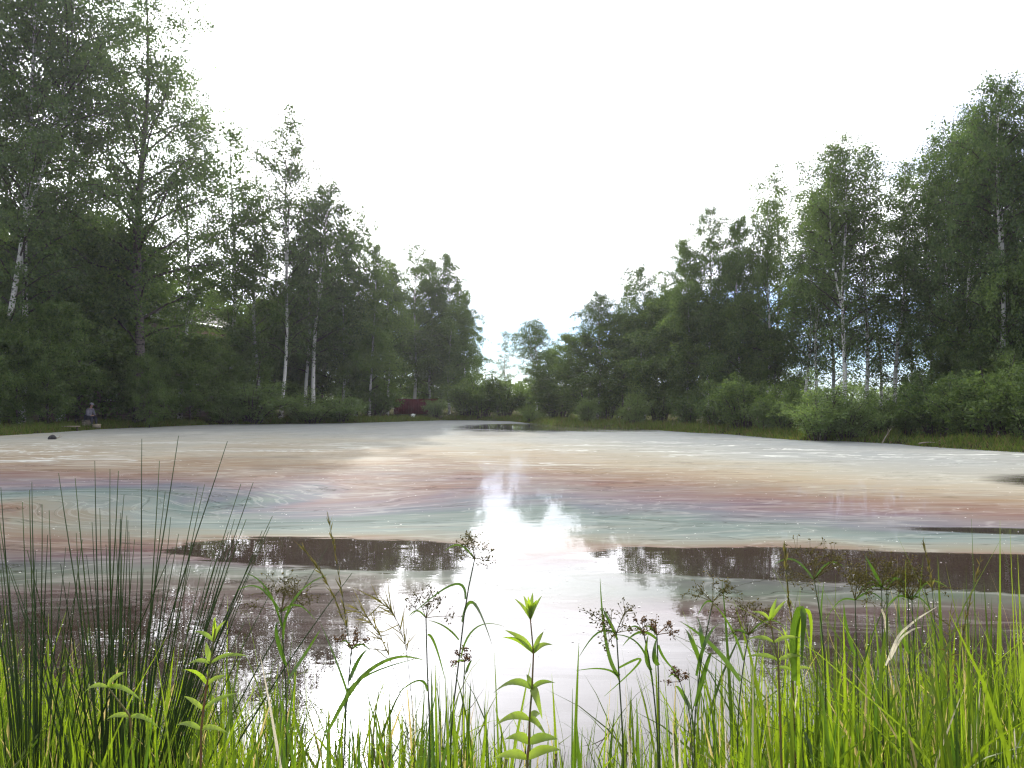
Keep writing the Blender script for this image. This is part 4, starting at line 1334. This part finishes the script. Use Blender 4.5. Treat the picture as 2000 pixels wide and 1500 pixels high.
# red profiled fence
fx0, fy0 = (770 - 1000) / FPX * 73.0, 73.0
fz = gz(fx0, fy0)
fence = thing('sheet_fence', (fx0, fy0, fz), 'dark red profiled sheet fence under the birches at the far end of the pond', 'fence')
dirv = np.array([0.985, 0.17, 0.0])
for i in range(3):
    m_ = MB()
    w_ = 1.36
    nr = 25
    for j in range(nr - 1):
        a, b = j / (nr - 1) * w_, (j + 1) / (nr - 1) * w_
        za = 0.022 if (j // 2) % 2 else 0.0
        zb = 0.022 if ((j + 1) // 2) % 2 else 0.0
        p0 = np.array([fx0, fy0, fz]) + dirv * (i * 1.4 + a) + np.array([0.17, -0.985, 0]) * za
        p1 = np.array([fx0, fy0, fz]) + dirv * (i * 1.4 + b) + np.array([0.17, -0.985, 0]) * zb
        up = UP * (1.50 - 0.03 * (i % 2)); t_ = np.array([-0.17, 0.985, 0]) * 0.004
        m_.add([p0 + UP * .06, p1 + UP * .06, p1 + up, p0 + up, p0 + UP * .06 + t_, p1 + UP * .06 + t_, p1 + up + t_, p0 + up + t_],
               [[0, 1, 2, 3], [5, 4, 7, 6], [3, 2, 6, 7], [1, 0, 4, 5]])
    part('panel', m_, M['red_sheet'], fence)
    m_ = MB(); box(m_, np.array([fx0, fy0 + 0.06, fz + 0.72]) + dirv * (i * 1.4 - 0.02), (0.06, 0.06, 1.7))
    part('post', m_, M['dark_wood'], fence)

# white bucket at the far waterline
p = on_water(804, 822); bx, by = p[0], p[1] + 0.8
bz = gz(bx, by)
o = thing('bucket', (bx, by, bz), 'small white bucket at the waterline below the red fence', 'bucket')
m_ = MB(); tube(m_, [(bx, by, bz), (bx, by, bz + .12), (bx, by, bz + .36)], [.13, .145, .17], 12); part('pail', m_, M['white_plastic'], o, True)
m_ = MB(); tube(m_, [(bx, by, bz + .335), (bx, by, bz + .365)], [.182, .182], 12); part('rim', m_, M['white_plastic'], o, True)
m_ = MB(); tube(m_, [(bx + .18 * math.cos(a), by - 0.05, bz + .36 + .12 * math.sin(a)) for a in np.linspace(0, math.pi, 9)], .005, 4); part('handle', m_, M['dark_wood'], o)

# long house behind the birches
A = np.array([-27.6, 50.5, 0.0]); Bp = np.array([-24.0, 69.0, 0.0])
u = (Bp - A) / np.linalg.norm(Bp - A); vv = np.array([-u[1], u[0], 0.0]); Lh = np.linalg.norm(Bp - A)
hz = gz(A[0], A[1])
house = thing('house', (A[0], A[1], hz), 'long brown house with pale roof edge half hidden by the tall birches', 'house')
rot = np.stack([u, vv, UP], 1)
m_ = MB(); box(m_, A + u * Lh / 2 + vv * 4.0 + UP * (hz + 3.5), (Lh - 0.8, 7.2, 7.2), rot); part('wall', m_, M['house_wall'], house)
E = 7.45
m_ = MB()
r0 = A - vv * 0.25 + UP * (hz + E); r1 = A + vv * 4.0 + UP * (hz + E + 2.1); r2 = A + vv * 8.3 + UP * (hz + E)
rv = [r0, r1, r2, r0 + UP * .12, r1 + UP * .12, r2 + UP * .12]
rv = rv + [q_ + u * Lh for q_ in rv]
m_.add(rv, [[0, 1, 4, 3], [1, 2, 5, 4], [7, 6, 9, 10], [8, 7, 10, 11], [3, 4, 10, 9], [4, 5, 11, 10], [0, 6, 7, 1], [1, 7, 8, 2], [0, 3, 9, 6], [2, 8, 11, 5]])
roof = part('roof', m_, M['roof_metal'], house)
m_ = MB(); tube(m_, [r0 - vv * .10 + UP * .02, r0 - vv * .10 + u * Lh + UP * .02], [.11, .11], 8)
gut = obj('gutter', m_.mesh('gutter', M['gutter_white'], True, house.location), roof)
for k in range(5):
    for zz in (2.0, 5.0):
        c = A + u * (2.4 + k * 3.5) + vv * 0.38 + UP * (hz + zz)
        m_ = MB(); box(m_, c, (1.3, 0.10, 1.4), rot); wdw = part('window', m_, M['gutter_white'], house)
        m_ = MB(); box(m_, c - vv * 0.04, (1.1, 0.08, 1.2), rot)
        obj('pane', m_.mesh('pane', M['glass'], False, house.location), wdw)

# plank on two short posts, stone, sticks
pc = on_water(132, 842); px_, py_ = pc[0], pc[1] + 0.2
o = thing('plank_footing', (px_, py_, 0.0), 'narrow weathered plank on two dark posts at the muddy edge', 'plank')
m_ = MB(); box(m_, (px_, py_, 0.24), (0.95, 0.22, 0.045)); part('plank', m_, M['wood'], o)
for dx in (-0.40, 0.38):
    m_ = MB(); tube(m_, [(px_ + dx, py_, -0.35), (px_ + dx, py_ + .01, 0.0), (px_ + dx, py_, 0.215)], [.045, .045, .04], 7); part('post', m_, M['dark_wood'], o, True)
sp = on_water(102, 858)


def rough(Vx):
    return Vx * (1 + 0.13 * np.sin(Vx[:, :1] * 5 + 1) * np.cos(Vx[:, 1:2] * 4) + 0.06 * np.sin(Vx[:, 2:] * 9))


m_ = MB(); ellipsoid(m_, (0, 0, 0.02), (0.17, 0.14, 0.15), 12, 8, rough)
tag(obj('stone', m_.mesh('stone', plain_mat('dark_stone', (0.035, 0.032, 0.035), 0.8, 0.5, 12), True), None, (sp[0], sp[1], 0.0)), 'dark rounded stone poking out of the pond near the plank', 'stone')
for k, (x0, y0, x1, y1, zz, lab) in enumerate([(106, 858, 122, 853, .16, 'thin bare twig sticking up beside the dark stone'),
                                   (1722, 866, 1740, 850, .55, 'pale dead stick leaning at the waterline by the big willow'),
                                   (1795, 872, 1850, 872, .05, 'pale dead branch lying on the muddy edge by the bright bank grass')]):
    a = on_water(x0, y0); b = on_water(x1, y1 if k == 2 else y0)
    a[2] = -0.05 if k < 2 else 0.1; b[2] = zz + (0.08 if k == 2 else 0)
    P = np.array([a + (b - a) * s + np.array([0, 0, 0.03 * math.sin(s * 5)]) for s in np.linspace(0, 1, 8)])
    m_ = MB(); tube(m_, P, 0.022 * (1.1 - np.linspace(0, 0.8, 8)), 5)
    tube(m_, [P[4], P[4] + (P[7] - P[4]) * 0.5 + UP * 0.12], [.012, .004], 4)
    tag(obj('dead_stick', m_.mesh('dead_stick', M['wood'], True, a), None, a), lab, 'stick')


# ------------------------------------------------------------------ the angler
M['skin'] = plain_mat('skin', (0.45, 0.28, 0.21), 0.6)
M['jacket'] = plain_mat('grey_jacket', (0.23, 0.22, 0.27), 0.85, 0.35, 9)
M['trousers'] = plain_mat('dark_trousers', (0.035, 0.035, 0.055), 0.85, 0.3, 9)
M['cap'] = plain_mat('grey_cap', (0.36, 0.36, 0.38), 0.85, 0.2, 9)
M['boot'] = plain_mat('rubber_boot', (0.03, 0.035, 0.03), 0.5)


def skinned(name, verts, edges, mat, parent, root=0, sub=2):
    me = bpy.data.meshes.new(name + '_cage')
    me.from_pydata([v[:3] for v in verts], edges, [])
    tmp = bpy.data.objects.new(name + '_cage', me)
    COL.objects.link(tmp)
    tmp.modifiers.new('skin', 'SKIN').use_smooth_shade = True
    sv = me.skin_vertices[0].data
    for i, v in enumerate(verts):
        rr = v[3] if isinstance(v[3], tuple) else (v[3], v[3])
        sv[i].radius = rr
        sv[i].use_root = (i == root)
    s = tmp.modifiers.new('sub', 'SUBSURF'); s.levels = sub; s.render_levels = sub
    dg = bpy.context.evaluated_depsgraph_get()
    dg.update()
    m2 = bpy.data.meshes.new_from_object(tmp.evaluated_get(dg))
    m2.name = name
    bpy.data.objects.remove(tmp)
    m2.materials.clear(); m2.materials.append(mat)
    return obj(name, m2, parent)


def angler():
    Y = 43.6
    x = (172 - 1000) / FPX * Y
    z = gz(x, Y)
    crate = thing('crate', (x - 0.02, Y, z), 'low wooden crate the angler sits on', 'crate')
    for i in range(4):
        m_ = MB(); box(m_, (x - 0.02 + (-0.165 + i * 0.11), Y, z + 0.365), (0.10, 0.34, 0.022)); part('slat', m_, M['wood'], crate)
    for sy in (-1, 1):
        for k in range(3):
            m_ = MB(); box(m_, (x - 0.02, Y + sy * 0.165, z + 0.07 + k * 0.115), (0.44, 0.02, 0.095)); part('slat', m_, M['wood'], crate)
    for sx in (-1, 1):
        m_ = MB(); box(m_, (x - 0.02 + sx * 0.20, Y, z + 0.177), (0.03, 0.30, 0.352)); part('end_board', m_, M['wood'], crate)
    o = thing('person', (x, Y, z + 0.0), 'person in grey jacket and cap sitting on the grass bank holding a fishing rod', 'person', rz=R(-18))
    s = 0.39      # seat height
    # +X is where the person faces (over the water)
    # one continuous body under the clothes: pelvis, spine, neck, head, arms with hands, legs with feet
    Bv = [(0, 0, s + .11, .125), (.05, 0, s + .30, .115), (.15, 0, s + .52, .13), (.20, 0, s + .63, .05), (.235, 0, s + .70, .05),
          (.26, 0, s + .80, (.085, .075)), (.27, 0, s + .86, (.075, .07)),
          (.33, 0, s + .775, .028)]
    Be = [(0, 1), (1, 2), (2, 3), (3, 4), (4, 5), (5, 6), (5, 7)]
    for sy in (-1, 1):
        b = len(Bv)
        Bv += [(.17, sy * .17, s + .55, .062), (.20, sy * .23, s + .28, .045), (.42, sy * .14, s + .22, .034), (.47, sy * .11, s + .225, .03),
               (.02, sy * .10, s + .09, .095), (.42, sy * .14, s + .12, .068), (.46, sy * .15, z * 0 + .12, .045), (.48, sy * .15, .055, .042), (.62, sy * .17, .04, .035)]
        Be += [(2, b), (b, b + 1), (b + 1, b + 2), (b + 2, b + 3), (0, b + 4), (b + 4, b + 5), (b + 5, b + 6), (b + 6, b + 7), (b + 7, b + 8)]
        # fingers curled round the rod and a thumb from the side of the palm
        for f in range(4):
            c = len(Bv)
            fx = .475 + f * .016
            Bv += [(fx, sy * .085, s + .205 + .004 * f, .0095), (fx + .006, sy * .06, s + .222, .009), (fx + .004, sy * .066, s + .243, .008)]
            Be += [(b + 3, c), (c, c + 1), (c + 1, c + 2)]
        c = len(Bv)
        Bv += [(.465, sy * .085, s + .25, .010), (.495, sy * .07, s + .257, .009)]
        Be += [(b + 3, c), (c, c + 1)]
    skinned('body', Bv, Be, M['skin'], o, 0, 1)
    # jacket
    J = [(0, 0, s + .10, .165), (.05, 0, s + .30, .155), (.15, 0, s + .52, (.15, .175)), (.195, 0, s + .62, .085)]
    Je = [(0, 1), (1, 2), (2, 3)]
    for sy in (-1, 1):
        b = len(J)
        J += [(.17, sy * .18, s + .55, .085), (.20, sy * .24, s + .28, .068), (.41, sy * .145, s + .22, .052)]
        Je += [(2, b), (b, b + 1), (b + 1, b + 2)]
    skinned('jacket', J, Je, M['jacket'], o)
    T_ = [(-.02, 0, s + .11, .16)]; Te = []
    for sy in (-1, 1):
        b = len(T_)
        T_ += [(.06, sy * .10, s + .10, .118), (.42, sy * .14, s + .12, .088), (.455, sy * .148, .20, .068)]
        Te += [(0, b), (b, b + 1), (b + 1, b + 2)]
    skinned('trousers', T_, Te, M['trousers'], o)
    for sy in (-1, 1):
        skinned('boot', [(.455, sy * .148, .26, .07), (.46, sy * .15, .08, .062), (.56, sy * .165, .055, .055), (.65, sy * .175, .05, .045)], [(0, 1), (1, 2), (2, 3)], M['boot'], o, 0, 1)
    # cap with a peak, hair at the nape, eyes
    m_ = MB()

    def dome(Vx):
        Vx = Vx.copy(); Vx[:, 2] = np.maximum(Vx[:, 2], -0.12); return Vx
    ellipsoid(m_, (.265, 0, s + .865), (.115, .10, .09), 14, 8, dome)
    cap_o = obj('cap', m_.mesh('cap', M['cap'], True), o)
    m_ = MB()
    an = np.linspace(-1.1, 1.1, 9)
    inn = np.stack([.265 + .108 * np.cos(an), .095 * np.sin(an), np.full(9, s + .862)], 1)
    outv = np.stack([.265 + .19 * np.cos(an * .9), .095 * np.sin(an * .9), np.full(9, s + .835)], 1)
    dn = np.array([0, 0, -.008])
    m_.add(np.concatenate([inn, outv, inn + dn, outv + dn]), [[i, i + 1, i + 10, i + 9] for i in range(8)] + [[i + 18, i + 27, i + 28, i + 19] for i in range(8)] + [[i + 9, i + 10, i + 28, i + 27] for i in range(8)])
    obj('peak', m_.mesh('peak', M['cap']), cap_o)
    m_ = MB(); ellipsoid(m_, (.215, 0, s + .80), (.055, .078, .06), 10, 6)
    obj('hair', m_.mesh('hair', M['dark_wood'], True), o)
    # rod
    rx = np.array([x, Y, z]); ca, sa = math.cos(R(-18)), math.sin(R(-18))
    grip = rx + np.array([.47 * ca, .47 * sa, s + .235])
    butt = grip - np.array([.45 * ca, .45 * sa, .04])
    tip = at(430, 803, Y - 1.2)
    rod = thing('fishing_rod', butt, 'long dark fishing rod held low over the bank grass', 'fishing rod')
    t = np.linspace(0, 1, 14)[:, None]
    d = tip - grip
    P = grip + d * t - UP * (0.12 * t ** 2.5)
    m_ = MB(); tube(m_, P, 0.011 * (1.05 - t[:, 0]) + 0.002, 6); part('blank', m_, M['dark_wood'], rod, True)
    m_ = MB(); tube(m_, [butt, grip, grip + d / np.linalg.norm(d) * .12], .016, 7); part('grip', m_, M['boot'], rod, True)
    # tackle box on the grass
    c = at(189, 812, Y - 0.9); c[2] = gz(c[0], c[1])
    tb = thing('tackle_box', c, 'small tan tackle box on the grass at the feet of the angler', 'box')
    m_ = MB(); box(m_, c + UP * .11, (.36, .22, .20)); part('body', m_, M['wood'], tb)
    m_ = MB(); box(m_, c + UP * .232, (.38, .24, .035)); part('lid', m_, plain_mat('tan_lid', (.50, .42, .26), .6), tb)
    m_ = MB(); tube(m_, [c + np.array([-.07, 0, .25]), c + np.array([-.06, 0, .29]), c + np.array([.06, 0, .29]), c + np.array([.07, 0, .25])], .008, 5); part('handle', m_, M['boot'], tb)


angler()


# ------------------------------------------------------------------ thin scattering volume added to lift the dark trees like lens veil
m_, q_, out_ = new_mat('veil_haze')
pv = q_.n.new('ShaderNodeVolumePrincipled')
pv.inputs['Color'].default_value = (0.93, 0.93, 1.0, 1)
pv.inputs['Density'].default_value = 0.00030
pv.inputs['Anisotropy'].default_value = 0.5
q_.l.new(pv.outputs[0], out_.inputs['Volume'])
hb = MB()
box(hb, (0, 420, 14.5), (1500, 1010, 35))
tag(obj('veil_haze', hb.mesh('veil_haze', m_)), kind='stuff')
